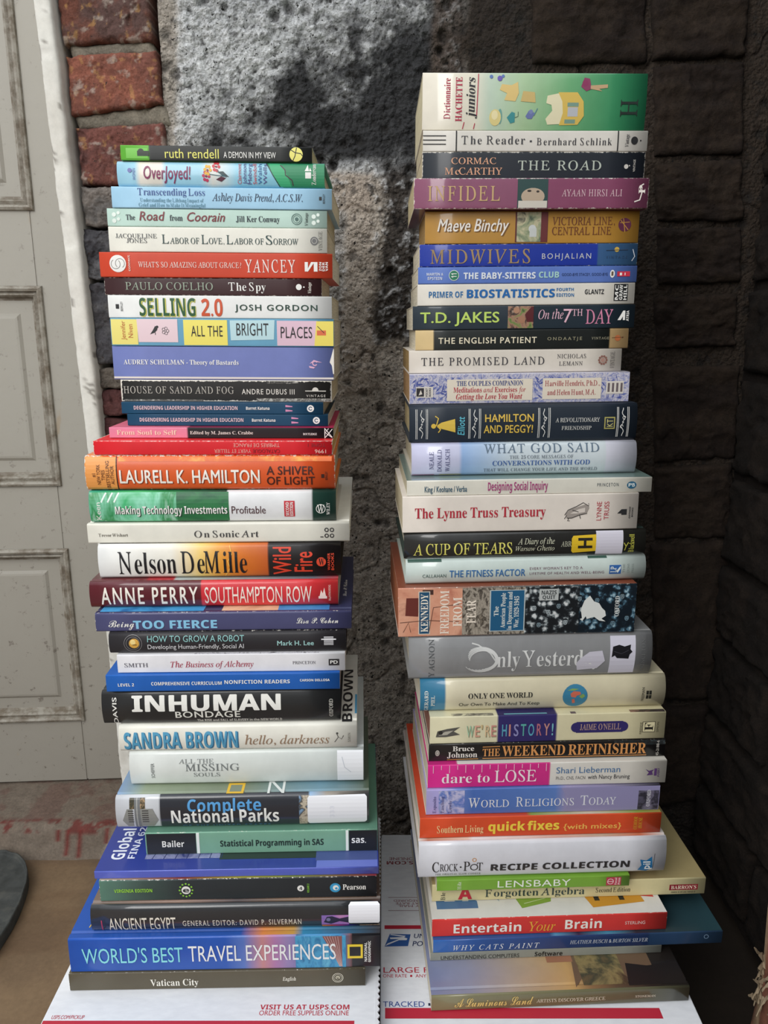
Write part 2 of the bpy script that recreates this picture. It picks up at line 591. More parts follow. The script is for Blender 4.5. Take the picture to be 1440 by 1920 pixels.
# right-hand return wall
RX = 0.452
ys = np.linspace(-0.95, 1.0, 300)  # unseen length added past the camera to darken the right side
z2 = np.linspace(-0.01, 1.6, 240)
Yg, Zg = np.meshgrid(ys, z2, indexing='ij')
Dg = 0.006 * (fbm(Yg, Zg, 0.06, 71, 5) - 0.5) * 2 + 0.002 * (fbm(Yg, Zg, 0.01, 72, 3) - 0.5)
Cg = blend(np.zeros(Yg.shape + (3,)) + L3('#1f1813'), sstep(0.4, 0.6, fbm(Yg, Zg, 0.1, 73, 4)) * 0.7, '#2a2320')
wall_right = tag(link('wall_right', grid_mesh('wall_right', np.stack([RX - Dg, Yg, Zg], -1)[::-1], Cg[::-1]), dark_mat), kind='structure')
zc_, k = 0.02, 0
while zc_ < 1.3:
    hgt = 0.085 + 0.03 * rnd.random()
    y_ = 0.965 - (0.05 if k % 2 else 0.0)
    prev = 0.965
    while prev > 0.45:
        nxt = max(0.40, y_ - 0.16 - 0.03 * rnd.random())
        pts = [(-prev, zc_ + hgt), (-nxt - 0.010, zc_ + hgt), (-nxt - 0.010, zc_), (-prev, zc_)]
        link('brick', rough_block(pts, 0.012, 0.02, 700 + k * 17 + int(prev * 100), '#261e18', '#1c1612', plane='X', base=RX, nx=30, nz=22,
                                  relief=.006, jag=.003, ridges=0.004), dark_mat, wall_right)
        prev = nxt - 0.004
        y_ = nxt
    zc_ += hgt + 0.013
    k += 1

# floor: worn plywood board
xs = np.linspace(-1.1, 0.9, 300)
ys = np.linspace(-0.3, 1.05, 240)
X, Y = np.meshgrid(xs, ys, indexing='ij')
Zf = 0.0012 * (fbm(X, Y, 0.05, 81, 4) - 0.5)
C = np.zeros(X.shape + (3,)) + L3('#77624a')
C = blend(C, sstep(0.35, 0.65, fbm(X, Y * 6, 0.22, 82, 5, 0.6)) * 0.6, '#664f39')
C = blend(C, sstep(0.5, 0.62, fbm(X, Y, 0.2, 83, 4)) * 0.35, '#544436')
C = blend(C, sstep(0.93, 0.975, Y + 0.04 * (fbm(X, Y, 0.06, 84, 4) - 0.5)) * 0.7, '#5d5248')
C = blend(C, sstep(0.24, 0.34, X) * 0.93, '#171310')  # plywood colour falls to near black on the right as painted shade
floor = tag(link('floor', grid_mesh('floor', np.stack([X, Y, Zf], -1), C), rough_mat('worn_plywood', 160, 0.25, 0.001, 0.8, 0.13)), kind='structure')

# threshold: rough concrete kerb under the door, old red paint along its nose
n = 300
xs = np.linspace(-1.1, -0.255, n)
prof = [(0.952, -0.002), (0.957, 0.006), (0.962, 0.014), (0.966, 0.022), (0.969, 0.030), (0.973, 0.036), (0.981, 0.0405), (0.995, 0.042)]
prof += [(0.995 + 0.01 * i, 0.042 + 0.0004 * i) for i in range(1, 14)]
pr = []
for (y0, z0), (y1, z1) in zip(prof[:-1], prof[1:]):
    for q in range(3): pr.append((y0 + (y1 - y0) * q / 3, z0 + (z1 - z0) * q / 3))
pr.append(prof[-1])
pr = np.array(pr)
S = np.arange(len(pr)) / (len(pr) - 1.0)
X = xs[:, None] * np.ones((1, len(pr)))
Yk = np.ones((n, 1)) * pr[None, :, 0]
Zk = np.ones((n, 1)) * pr[None, :, 1]
q = fbm(X, Yk + Zk, 0.03, 91, 5, 0.6) - 0.5
Yk = Yk - 0.006 * q * (Zk < 0.041)
Zk = Zk + 0.004 * q * (Zk > 0.01)
C = np.zeros(X.shape + (3,)) + L3('#6c6156')
C = blend(C, sstep(0.4, 0.6, fbm(X, Yk * 2, 0.07, 92, 5)) * 0.6, '#6d6054')
face = (Zk < 0.034)
C = blend(C, face * sstep(0.40, 0.55, fbm(X, Zk, 0.06, 93, 4)) * 0.7, '#a09a90')
nose = sstep(0.028, 0.034, Zk) * (1 - sstep(0.985, 0.992, Yk))
patch = sstep(0.48, 0.56, fbm(X, Yk + Zk, 0.04, 94, 5, 0.65))
C = blend(C, nose * patch * 0.85, '#602420')
C = blend(C, sstep(0.5, 0.56, fbm(X, Yk, 0.05, 95, 5, 0.65)) * (Yk > 0.985) * 0.4, '#5c3a34')
for dx, zl in ((-0.456, 0.004), (-0.438, 0.002), (-0.47, 0.02), (-0.40, 0.018)):
    C = blend(C, np.exp(-((X - dx) / 0.0035) ** 2) * (Zk < 0.036) * (Zk > zl) * 0.9, '#632420')
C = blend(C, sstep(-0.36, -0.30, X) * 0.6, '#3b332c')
tag(link('trim_1', grid_mesh('threshold_kerb', np.stack([X, Yk, Zk], -1), C), rough_mat('painted_concrete', 300, 0.7, 0.002, 0.85, 0.25)), kind='structure')

# door: old white-painted panelled door, slightly ajar
m, nt, p = new_mat('old_white_paint')
tc = N(nt, 'ShaderNodeTexCoord')
ov = tc.outputs['Object']
grime = noise(nt, ov, 9, 5, 0.6)
sp = N(nt, 'ShaderNodeSeparateXYZ')
nt.links.new(ov, sp.inputs[0])
low = N(nt, 'ShaderNodeMapRange')
nt.links.new(math_(nt, 'ADD', sp.outputs['Z'], math_(nt, 'MULTIPLY', grime, 0.25)), low.inputs[0])
low.inputs[1].default_value = 0.75
low.inputs[2].default_value = 0.10
low.inputs[3].default_value = 0.0
low.inputs[4].default_value = 0.55
col = mixrgb(nt, low.outputs[0], lin('#a39f95'), lin('#7d766c'))
fl = N(nt, 'ShaderNodeMapRange')
nt.links.new(noise(nt, ov, 85, 6, 0.72), fl.inputs[0])
fl.inputs[1].default_value = 0.605
fl.inputs[2].default_value = 0.64
col = mixrgb(nt, math_(nt, 'MULTIPLY', fl.outputs[0], math_(nt, 'ADD', low.outputs[0], 0.25)), col, lin('#5a4f46'))
fl2 = N(nt, 'ShaderNodeMapRange')
nt.links.new(noise(nt, mapping(nt, ov, (1, 1, 0.35)), 14, 6, 0.6, 1.2), fl2.inputs[0])
fl2.inputs[1].default_value = 0.66
fl2.inputs[2].default_value = 0.70
col = mixrgb(nt, math_(nt, 'MULTIPLY', fl2.outputs[0], 0.55), col, lin('#a08c70'))
geo = N(nt, 'ShaderNodeNewGeometry')
nt.links.new(col, p.inputs['Base Color'])
p.inputs['Roughness'].default_value = 0.55
bump(nt, p, math_(nt, 'ADD', noise(nt, ov, 60, 5, 0.6), math_(nt, 'MULTIPLY', fl.outputs[0], -0.4)), 0.25, 0.0015)
door_mat = m
m2, nt2, p2 = new_mat('grimy_moulding_paint')
tc2 = N(nt2, 'ShaderNodeTexCoord')
g2 = N(nt2, 'ShaderNodeMapRange')
nt2.links.new(noise(nt2, tc2.outputs['Object'], 45, 6, 0.7), g2.inputs[0])
g2.inputs[1].default_value = 0.42
g2.inputs[2].default_value = 0.60
nt2.links.new(mixrgb(nt2, g2.outputs[0], lin('#9a958a'), lin('#6f6557')), p2.inputs['Base Color'])
p2.inputs['Roughness'].default_value = 0.6

DY = 1.085
door = tag(empty('door_1', (-0.36, DY, 0.0), (0, 0, math.radians(3.5))), kind='structure')
DX0, DX1, DZ0, DZ1 = -0.42, 0.075, 0.048, 1.30       # local: x from the hinge side, right edge hidden behind the frame


def dloc(px, py):
    a = at(px, py, Y=DY)
    return (a[0] + 0.36, a[2])


pan = []
for (rx, ty), (rx2, by) in (((0, -130), (38, 388)), ((64, 545), (106, 902)), ((123, 1033), (160, 1340))):
    x_a, z_a = dloc(rx, ty)
    x_b, z_b = dloc(rx2, by)
    pan.append(((x_b), z_b, z_a))
px1 = sum(q_[0] for q_ in pan[1:]) / 2
PX0 = px1 - 0.215
pan = [(b, t) for _, b, t in pan]
# stiles and rails
def board(x0, x1, z0, z1, name):
    link(name, box_mesh(name, x0, x1, 0.0, 0.035, z0, z1, 0.0012), door_mat, door)
board(px1, DX1, DZ0, DZ1, 'stile')
board(DX0, PX0, DZ0, DZ1, 'stile')
zz = sorted(pan)
prevz = DZ0
for b, t in zz:
    board(PX0, px1, prevz, b, 'rail')
    prevz = t
if prevz < DZ1:
    board(PX0, px1, prevz, DZ1, 'rail')


def rings(x0, x1, z0, z1, steps, cap):
    V_, F_ = [], []
    for off, y in steps:
        V_ += [(x0 + off, y, z0 + off), (x1 - off, y, z0 + off), (x1 - off, y, z1 - off), (x0 + off, y, z1 - off)]
    for i in range(len(steps) - 1):
        for j in range(4):
            a, b_ = 4 * i + j, 4 * i + (j + 1) % 4
            F_.append((a, b_, b_ + 4, a + 4))
    if cap:
        k_ = 4 * (len(steps) - 1)
        F_.append((k_, k_ + 1, k_ + 2, k_ + 3))
    return V_, F_


for b, t in zz:
    t2 = min(t, DZ1)
    v_, f_ = rings(PX0, px1, b, t2, [(-0.006, -0.0005), (-0.005, -0.004), (-0.002, -0.0055), (0.001, -0.004), (0.002, 0.001), (0.006, -0.001), (0.008, 0.002),
                                     (0.010, 0.009), (0.014, 0.010)], False)
    link('panel_moulding', mesh_of('panel_moulding', v_, f_), [m2], door)
    v_, f_ = rings(PX0, px1, b, t2, [(0.012, 0.0098), (0.030, 0.0094), (0.034, 0.0065), (0.037, 0.006)], True)
    link('door_panel', mesh_of('door_panel', v_, f_), door_mat, door)

# door frame edge (jamb), weathered and chipped
nZ, nX = 360, 14
P_ = []
zz_ = np.linspace(0.045, 1.25, nZ)
xl = np.interp(zz_, [at(163, 850, Y=0.95)[2], at(125, 480, Y=0.95)[2], at(72, 0, Y=0.95)[2]], [at(163, 850, Y=0.95)[0], at(119, 480, Y=0.95)[0], at(60, 0, Y=0.95)[0]])
slope = (at(163, 850, Y=0.95)[0] - at(125, 480, Y=0.95)[0]) / (at(163, 850, Y=0.95)[2] - at(125, 480, Y=0.95)[2])
zb_ = at(163, 850, Y=0.95)[2]
xl = np.where(zz_ < zb_, at(163, 850, Y=0.95)[0] + slope * (zz_ - zb_), xl)
ring = [(-0.0, 0.13), (0.0, 0.06), (0.0, 0.006), (0.0015, 0.0015), (0.004, 0), (0.010, 0), (0.016, 0), (0.021, 0), (0.0235, 0.002), (0.025, 0.006), (0.025, 0.05), (0.025, 0.13)]
J = np.zeros((nZ, len(ring), 3))
for j, (dx, dy) in enumerate(ring):
    nz_ = (fbm(zz_ * 1.0, zz_ * 0 + j * 0.004, 0.03, 131, 5, 0.65) - 0.5)
    chipn = sstep(0.6, 0.7, fbm(zz_, zz_ * 0 + j * 0.004, 0.02, 132, 3))
    J[:, j, 0] = xl + dx * 0.82 + nz_ * 0.003 * (1 if j in (2, 3, 8, 9) else 0.3)
    J[:, j, 1] = 0.950 + dy + (0.0010 * chipn + nz_ * 0.0010) * (dy < 0.05)
    J[:, j, 2] = zz_
CJ = np.zeros(J.shape) + L3('#dcdad2')
CJ = blend(CJ, sstep(0.5, 0.75, fbm(J[..., 0], J[..., 2], 0.08, 133, 5, 0.65)) * 0.35, '#b9b2a6')
CJ = blend(CJ, sstep(0.70, 0.74, fbm(J[..., 0] * 2, J[..., 2], 0.014, 134, 4, 0.6)) * 0.7, '#5c5248')
tag(link('trim_2', grid_mesh('door_frame', J[:, ::-1], CJ[:, ::-1]), rough_mat('chipped_frame_paint', 140, 0.35, 0.0015, 0.6, 0.08)), kind='structure')
# dark block added as shade in the gap between frame and brick pier
tag(link('trim_3', box_mesh('frame_gap_shade', -0.36, -0.24, 1.02, 1.12, 0.0, 1.25), ink('#231f1c', 0.9)), kind='structure')

# ------------------------------------------------------------------ lettering
U0 = {'B': (0x1D400, 0x1D41A, 0x1D7CE), 'I': (0x1D434, 0x1D44E, 0), 'S': (0x1D4D0, 0x1D4EA, 0), 'H': (0x1D5D4, 0x1D5EE, 0x1D7EC)}
#  g/G/N plain and bold humanist sans, D bold oblique sans, H bold sans, K heavy sans, B/T bold serif, R/M book serif, I italic serif,
#  Z bold italic serif, S script
GLYPHS = {}


def glyph(ch, style):
    key = (ch, style)
    if key in GLYPHS: return GLYPHS[key]
    shear, off, fam, fat = 0.0, 0.0, style, 0.0
    if style == 'G': fam, fat = 'g', 0.017
    if style == 'K': fam, fat = 'H', 0.020
    if style == 'T': fam = 'B'
    if style == 'N': fam = 'g'
    if style == 'D': fam, fat, shear = 'g', 0.012, -0.20
    if style == 'Z': fam, shear = 'B', -0.22
    if style in 'RM':
        if 'A' <= ch <= 'Z': fam, shear, fat = 'I', 0.272, 0.004
        else: fam, off = 'B', -0.0065
    c = ch
    if fam in U0:
        a, b, d = U0[fam]
        if 'A' <= ch <= 'Z': c = chr(a + ord(ch) - 65)
        elif 'a' <= ch <= 'z': c = '\u210e' if (fam == 'I' and ch == 'h') else chr(b + ord(ch) - 97)
        elif ch.isdigit() and d: c = chr(d + ord(ch) - 48)
    cu = bpy.data.curves.new('glyph', 'FONT')
    cu.body = c + c
    cu.offset = off
    cu.resolution_u = 3
    o = bpy.data.objects.new('glyph', cu)
    me = bpy.data.meshes.new_from_object(o)
    n = len(me.vertices)
    V_ = np.zeros(n * 3)
    me.vertices.foreach_get('co', V_)
    V_ = V_.reshape(-1, 3)[:, :2]
    h = n // 2
    adv = float(V_[h, 0] - V_[0, 0]) if n else 0.3
    if adv < 0:                      # later characters come first in the mesh
        adv = -adv
        V_[:, 0] -= adv
    F_ = [tuple(p.vertices) for p in me.polygons if max(p.vertices) < h]
    V_ = V_[:h].copy()
    if shear: V_[:, 0] -= shear * V_[:, 1]
    if fat and h:                    # bolder weights: the outline printed several times, slightly shifted
        base_v, base_f = np.pad(V_, ((0, 0), (0, 1))), F_
        V_ = np.concatenate([base_v + (dx, dy, 6e-6 * k) for k, (dx, dy) in enumerate(((-fat, 0), (fat, 0), (0, fat * .6), (0, -fat * .6), (0, 0)))])
        F_ = [tuple(i + h * k for i in f) for k in range(5) for f in base_f]
        adv += fat
    bpy.data.objects.remove(o)
    bpy.data.curves.remove(cu)
    bpy.data.meshes.remove(me)
    if V_.shape[1] == 2: V_ = np.pad(V_, ((0, 0), (0, 1)))
    GLYPHS[key] = (V_, F_, adv)
    return GLYPHS[key]


CAPH = {}


def text_flat(s, style, track=0.0):
    """flat lettering, baseline on 0, cap height 1; returns verts (n,2), faces"""
    if style not in CAPH:
        CAPH[style] = glyph('H', style)[0][:, 1].max()
    VV, FF, x, nn = [], [], 0.0, 0
    for ch in s:
        if ch == ' ':
            x += 0.27 + track
            continue
        V_, F_, adv = glyph(ch, style)
        if len(V_):
            VV.append(V_ + [x, 0, 0])
            FF += [tuple(i + nn for i in f) for f in F_]
            nn += len(V_)
        x += adv + track
    if not VV: return np.zeros((0, 3)), []
    V_ = np.concatenate(VV)
    V_[:, :2] /= CAPH[style]
    V_[:, 0] -= V_[:, 0].min()
    return V_, FF


PARTNAME = {'t': 'title_lettering', 'a': 'author_lettering', 'e': 'publisher_emblem', 'f': 'publisher_lettering', 'p': 'printed_panel', 'd': 'cover_picture',
            'l': 'paper_label', 'c': 'cover_print', 's': 'subtitle_lettering'}


class Face:
    """a printable face: metres across / metres up, drawn with a ruler that runs from r0 to r1 across its width"""

    def __init__(s, width, height, r0, r1, fmap, curved=False, unit=None):
        s.w, s.h, s.r0, s.r1, s.fmap, s.curved = width, height, r0, r1, fmap, curved
        s.k = width / (r1 - r0)
        s.unit = unit or height       # metres for one unit of v
        s.bms = {}                    # part -> (bmesh, mats)
        s.n = 0
        s.count = {}
        s.clusters = {}

    def X(s, x): return (x - s.r0) * s.k - s.w / 2
    def V(s, v): return v * s.unit

    def add(s, part, verts, faces, mat, layer, uvs=None):
        s.n += 1
        s.count[part] = s.count.get(part, 0) + 1
        eps = 0.00016 + layer * 0.00006 + s.n * 0.000002
        if part[0] in 'ef':              # marks that stand apart are separate parts
            cx_ = sum(float(q[0]) for q in verts) / len(verts)
            for k_, c_ in s.clusters.items():
                if k_[0] == part[0] and abs(c_ - cx_) < 14 * s.k:
                    part = k_
                    break
            else:
                part = part[0] + str(len(s.clusters))
                s.clusters[part] = cx_
        if part not in s.bms: s.bms[part] = (bmesh.new(), [])
        bm, mats = s.bms[part]
        if bm.loops.layers.uv.active is None: bm.loops.layers.uv.new('UVMap')
        if mat not in mats: mats.append(mat)
        mi = mats.index(mat)
        tb = bmesh.new()
        uvl0 = tb.loops.layers.uv.new('UVMap')
        tv = [tb.verts.new((float(q[0]), float(q[1]), float(q[2]) if len(q) > 2 else 0.0)) for q in verts]
        xs_ = [float(q[0]) for q in verts]
        x0, x1 = min(xs_), max(xs_)
        for f in faces:
            try: fc = tb.faces.new([tv[i] for i in f])
            except ValueError: pass
        if 1:
            for q in (0.04, 0.09, 0.16, 0.26, 0.38, 0.5, 0.62, 0.74, 0.84, 0.91, 0.96):
                bmesh.ops.bisect_plane(tb, geom=list(tb.verts) + list(tb.edges) + list(tb.faces), plane_co=(0, q * s.h, 0), plane_no=(0, 1, 0), dist=1e-7)
        uvl = bm.loops.layers.uv.active
        nv = {}
        for v in tb.verts: nv[v] = bm.verts.new(s.fmap(v.co.x, v.co.y, eps + v.co.z))
        for f in tb.faces:
            try: g = bm.faces.new([nv[v] for v in f.verts])
            except ValueError: continue
            g.material_index = mi
            for lp, l0 in zip(g.loops, f.loops):
                lp[uvl].uv = ((l0.vert.co.x - x0) / max(1e-6, x1 - x0), 0.5)
        tb.free()

    def text(s, t, style, color, x0, x1, v0, v1, part='t', rot=0, track=0.0, slant=0.0, layer=5, arc=0.0):
        V_, F_ = text_flat(t, style, track)
        if part == 'e': part = 'f'
        if part == 's': part = 's%d' % s.n
        if not len(V_): return
        w = V_[:, 0].max()
        V_ = V_.copy()
        V_[:, 0] /= w
        if slant: V_[:, 0] += slant * V_[:, 1] / w
        xa, xb, ya, yb = s.X(x0), s.X(x1), s.V(v0), s.V(v1)
        if rot == 0:
            Q = np.stack([xa + V_[:, 0] * (xb - xa), ya + V_[:, 1] * (yb - ya)], -1)
            if arc: Q[:, 1] += arc * s.h * (1 - (2 * V_[:, 0] - 1) ** 2)
        elif rot == 1:      # reads upwards
            Q = np.stack([xb - V_[:, 1] * (xb - xa), ya + V_[:, 0] * (yb - ya)], -1)
        elif rot == 2:      # upside down
            Q = np.stack([xb - V_[:, 0] * (xb - xa), yb - V_[:, 1] * (yb - ya)], -1)
        elif rot == 3:      # reads downwards
            Q = np.stack([xa + V_[:, 1] * (xb - xa), yb - V_[:, 0] * (yb - ya)], -1)
        s.add(part, np.concatenate([Q, V_[:, 2:3]], 1), F_, ink(color), layer)

    def poly(s, color, pts, part='p', layer=1, mat=None):
        s.add(part, [(s.X(x), s.V(v)) for x, v in pts], [tuple(range(len(pts)))], mat or ink(color), layer)

    def rect(s, color, x0, x1, v0, v1, part='p', layer=1, mat=None):
        s.poly(color, [(x0, v0), (x1, v0), (x1, v1), (x0, v1)], part, layer, mat)

    def disc(s, color, cx, v, r, part='e', layer=3, ry=None, mat=None, n=22, a0=0, a1=360):
        c = (s.X(cx), s.V(v))
        ry = ry or r
        pts = [(c[0] + r * s.k * math.cos(math.radians(a0 + (a1 - a0) * i / n)), c[1] + ry * s.k * math.sin(math.radians(a0 + (a1 - a0) * i / n))) for i in range(n + (a1 - a0 < 360))]
        s.add(part, pts, [tuple(range(len(pts)))], mat or ink(color), layer)

    def ring(s, color, cx, v, r, t, part='e', layer=4, ry=None, a0=0, a1=360, n=26):
        c = (s.X(cx), s.V(v))
        ry = ry or r
        P_ = []
        for i in range(n + 1):
            a = math.radians(a0 + (a1 - a0) * i / n)
            P_ += [(c[0] + (r - t) * s.k * math.cos(a), c[1] + (ry - t) * s.k * math.sin(a)), (c[0] + r * s.k * math.cos(a), c[1] + ry * s.k * math.sin(a))]
        s.add(part, P_, [(2 * i, 2 * i + 1, 2 * i + 3, 2 * i + 2) for i in range(n)], ink(color), layer)

    def line(s, color, pts, t=1.0, part='e', layer=4):
        pts = [(s.X(x), s.V(v)) for x, v in pts]
        P_, F_ = [], []
        h = t * s.k / 2
        for i, (x, y) in enumerate(pts):
            a = pts[max(0, i - 1)]
            b = pts[min(len(pts) - 1, i + 1)]
            dx, dy = b[0] - a[0], b[1] - a[1]
            l = math.hypot(dx, dy) or 1
            P_ += [(x - dy / l * h, y + dx / l * h), (x + dy / l * h, y - dx / l * h)]
        for i in range(len(pts) - 1): F_.append((2 * i, 2 * i + 1, 2 * i + 3, 2 * i + 2))
        s.add(part, P_, F_, ink(color), layer)

    def pic(s, cols, x0, x1, v0, v1, scale=60, part='d', layer=1, kind='noise', aniso=(1, 1, 1)):
        n = 1 if kind != 'fade' else 1
        s.rect(None, x0, x1, v0, v1, part, layer, picture_mat(cols, scale, aniso, kind))


def flush_faces(faces, parent):
    by = {}
    for f in faces:
        for part, (bm, mats) in f.bms.items(): by.setdefault(part, []).append((bm, mats))
    for part, lst in by.items():
        me = bpy.data.meshes.new(PARTNAME[part[0]])
        if len(lst) == 1:
            bm, mats = lst[0]
        else:
            bm, mats = lst[0]
            for b2, m2_ in lst[1:]:
                off = len(mats)
                mats = mats + m2_
                for f in b2.faces: f.material_index += off
                t_ = bpy.data.meshes.new('t')
                b2.to_mesh(t_)
                bm.from_mesh(t_)
                bpy.data.meshes.remove(t_)
        bm.to_mesh(me)
        bm.free()
        o = link(PARTNAME[part[0]], me, mats, parent)
        if part in 'dcp' and sum(1 for f in faces if part in f.bms) and any(f.count.get(part, 0) > 1 for f in faces):
            o['kind'] = 'stuff'          # small printed shapes, joined as one print


# ------------------------------------------------------------------ a book
WHITE, CREAM, BLACK = '#f2f1ec', '#e9e1c9', '#1d1e20'


def book(key, kind, depth, base, label, group, wear=0.0, gloss=0.3, top=None, page='#e8dfc8', crinkle=0.0, bulge=None, spine_col=None, wearcol='#ece6da'):
    xc, yf, z0, T, w, yaw, tilt, r0, r1 = GEOM[key]
    T -= 0.00025
    t = {'pb': 0.0005, 'hc': 0.0024, 'hs': 0.0026, 'th': 0.0004}[kind]
    t = min(t, T * 0.2)
    cr = {'pb': 0.0009, 'hc': 0.0030, 'hs': 0.0016, 'th': 0.0006}[kind]
    cr = min(cr, T * 0.3)
    b = bulge if bulge is not None else {'pb': 0.0003, 'hc': min(0.0035, 0.10 * T), 'hs': 0.0004, 'th': 0.0001}[kind]

    def ys(v):
        q = v / T
        y = b * (2 * q - 1) ** 2
        e = min(v, T - v)
        if e < cr:
            e = max(e, 0)
            y += cr - math.sqrt(max(0, cr * cr - (cr - e) ** 2))
        return y
    root = empty(key, (xc, yf, z0), (0, tilt, yaw))
    root.name = 'hardcover_book' if kind in ('hc', 'hs') else 'paperback_book'
    tag(root, label, 'book', group)
    # cover wrap
    vs = [0, .25, .5, .75, 1]
    vs = [cr * (1 - math.cos(a)) for a in (0.0, .35, .7, 1.05, 1.4)] + [cr + (T - 2 * cr) * q for q in (.0, .1, .22, .36, .5, .64, .78, .9, 1.)] + \
         [T - cr * (1 - math.cos(a)) for a in (1.4, 1.05, .7, .35, 0.0)]
    hinge = []
    if kind in ('hc', 'hs'):
        hinge = [(0.0065, 0), (0.0085, 0.0011), (0.0105, 0)]
    outer = [(depth, 0.0)] + [(y, d) for y, d in reversed(hinge)] + [(ys(v), v) for v in vs] + [(y, T - d) for y, d in hinge] + [(depth, T)]
    nspine0 = 1 + len(hinge)
    nspine1 = nspine0 + len(vs) - 1
    inner = []
    for i, (y, z) in enumerate(outer):
        if i < nspine0: inner.append((y, z + t))
        elif i > nspine1: inner.append((y, z - t))
        else: inner.append((ys(z) + t, min(max(z, t), T - t)))
    n_ = len(outer)
    V_, F_, M_, UV = [], [], [], []
    nx = 6
    wob = random.Random(hash(key) & 0xffff if False else sum(map(ord, key)))
    ph = wob.random() * 6
    for i in range(nx + 1):
        x = -w / 2 + w * i / nx
        for (y, z) in outer: V_.append((x, y, z))
        for (y, z) in inner: V_.append((x, y, z))
    st = 2 * n_
    for i in range(nx):
        for j in range(n_ - 1):
            a = i * st + j
            F_.append((a, a + st, a + st + 1, a + 1))
            sp_ = nspine0 <= j < nspine1
            M_.append(0 if sp_ else 1)
            u0, u1 = i / nx, (i + 1) / nx
            if sp_: w0, w1 = outer[j][1] / T, outer[j + 1][1] / T
            else: w0, w1 = 1 - outer[j][0] / depth * 0.9, 1 - outer[j + 1][0] / depth * 0.9
            if not sp_: w0, w1 = 0.1 + 0.8 * w0, 0.1 + 0.8 * w1
            UV.append(((u0, w0), (u1, w0), (u1, w1), (u0, w1)))
            a += n_
            F_.append((a, a + 1, a + st + 1, a + st))
            M_.append(2)
            UV.append(((0, 0),) * 4)
    for i, flip in ((0, False), (nx, True)):
        for j in range(n_ - 1):
            a = i * st + j
            f = (a, a + 1, a + n_ + 1, a + n_)
            F_.append(f if not flip else f[::-1])
            M_.append(2)
            UV.append(((0, 0),) * 4)
    for j in (0, n_ - 1):
        for i in range(nx):
            a = i * st + j
            F_.append((a, a + st, a + st + n_, a + n_))
            M_.append(2)
            UV.append(((0, 0),) * 4)
    me = mesh_of('cover', V_, F_, M_)
    ul = me.uv_layers.new(name='UVMap')
    k = 0
    for p_, uv in zip(me.polygons, UV):
        for q in range(len(p_.vertices)):
            ul.data[k].uv = uv[q % len(uv)]
            k += 1
    cm = cover_mat(base, wear, gloss, crinkle, wearcol)
    tm = cm if top is None else cover_mat(top, wear * 0.6, gloss, crinkle, wearcol)
    edge_col = '#e4ded0' if kind in ('pb', 'th') else (top if isinstance(top, str) else (base if isinstance(base, str) else '#c9c3b6'))
    link('cover', me, [cm, tm, ink(edge_col, 0.7)], root)
    bm = bmesh.new()
    bm.from_mesh(me)
    bmesh.ops.recalc_face_normals(bm, faces=bm.faces)
    bm.to_mesh(me)
    bm.free()
    for p_ in me.polygons: p_.use_smooth = p_.material_index == 0
    # page block
    ins = 0.0032 if kind in ('hc', 'hs') else 0.0004
    insy = 0.004 if kind in ('hc', 'hs') else 0.0008
    link('page_block', box_mesh('page_block', -w / 2 + ins, w / 2 - ins, b + cr + t + 0.0002, depth - insy, t + 0.00005, T - t - 0.00005, 0), paper_mat(page), root)

    def fm(x, v, eps): return (x, ys(min(max(v, 0), T)) - eps, v)

    def fmt(x, v, eps): return (x, max(v, 0.004 if hinge else cr), T + eps * 0.6)

    def fmb(x, v, eps): return (x, v, T)
    F = Face(w, T, r0, r1, fm, curved=(b > 0.0007 or cr > 0.0016))
    Tp = Face(w, depth, r0, r1, fmt, unit=0.001)
    return root, F, Tp

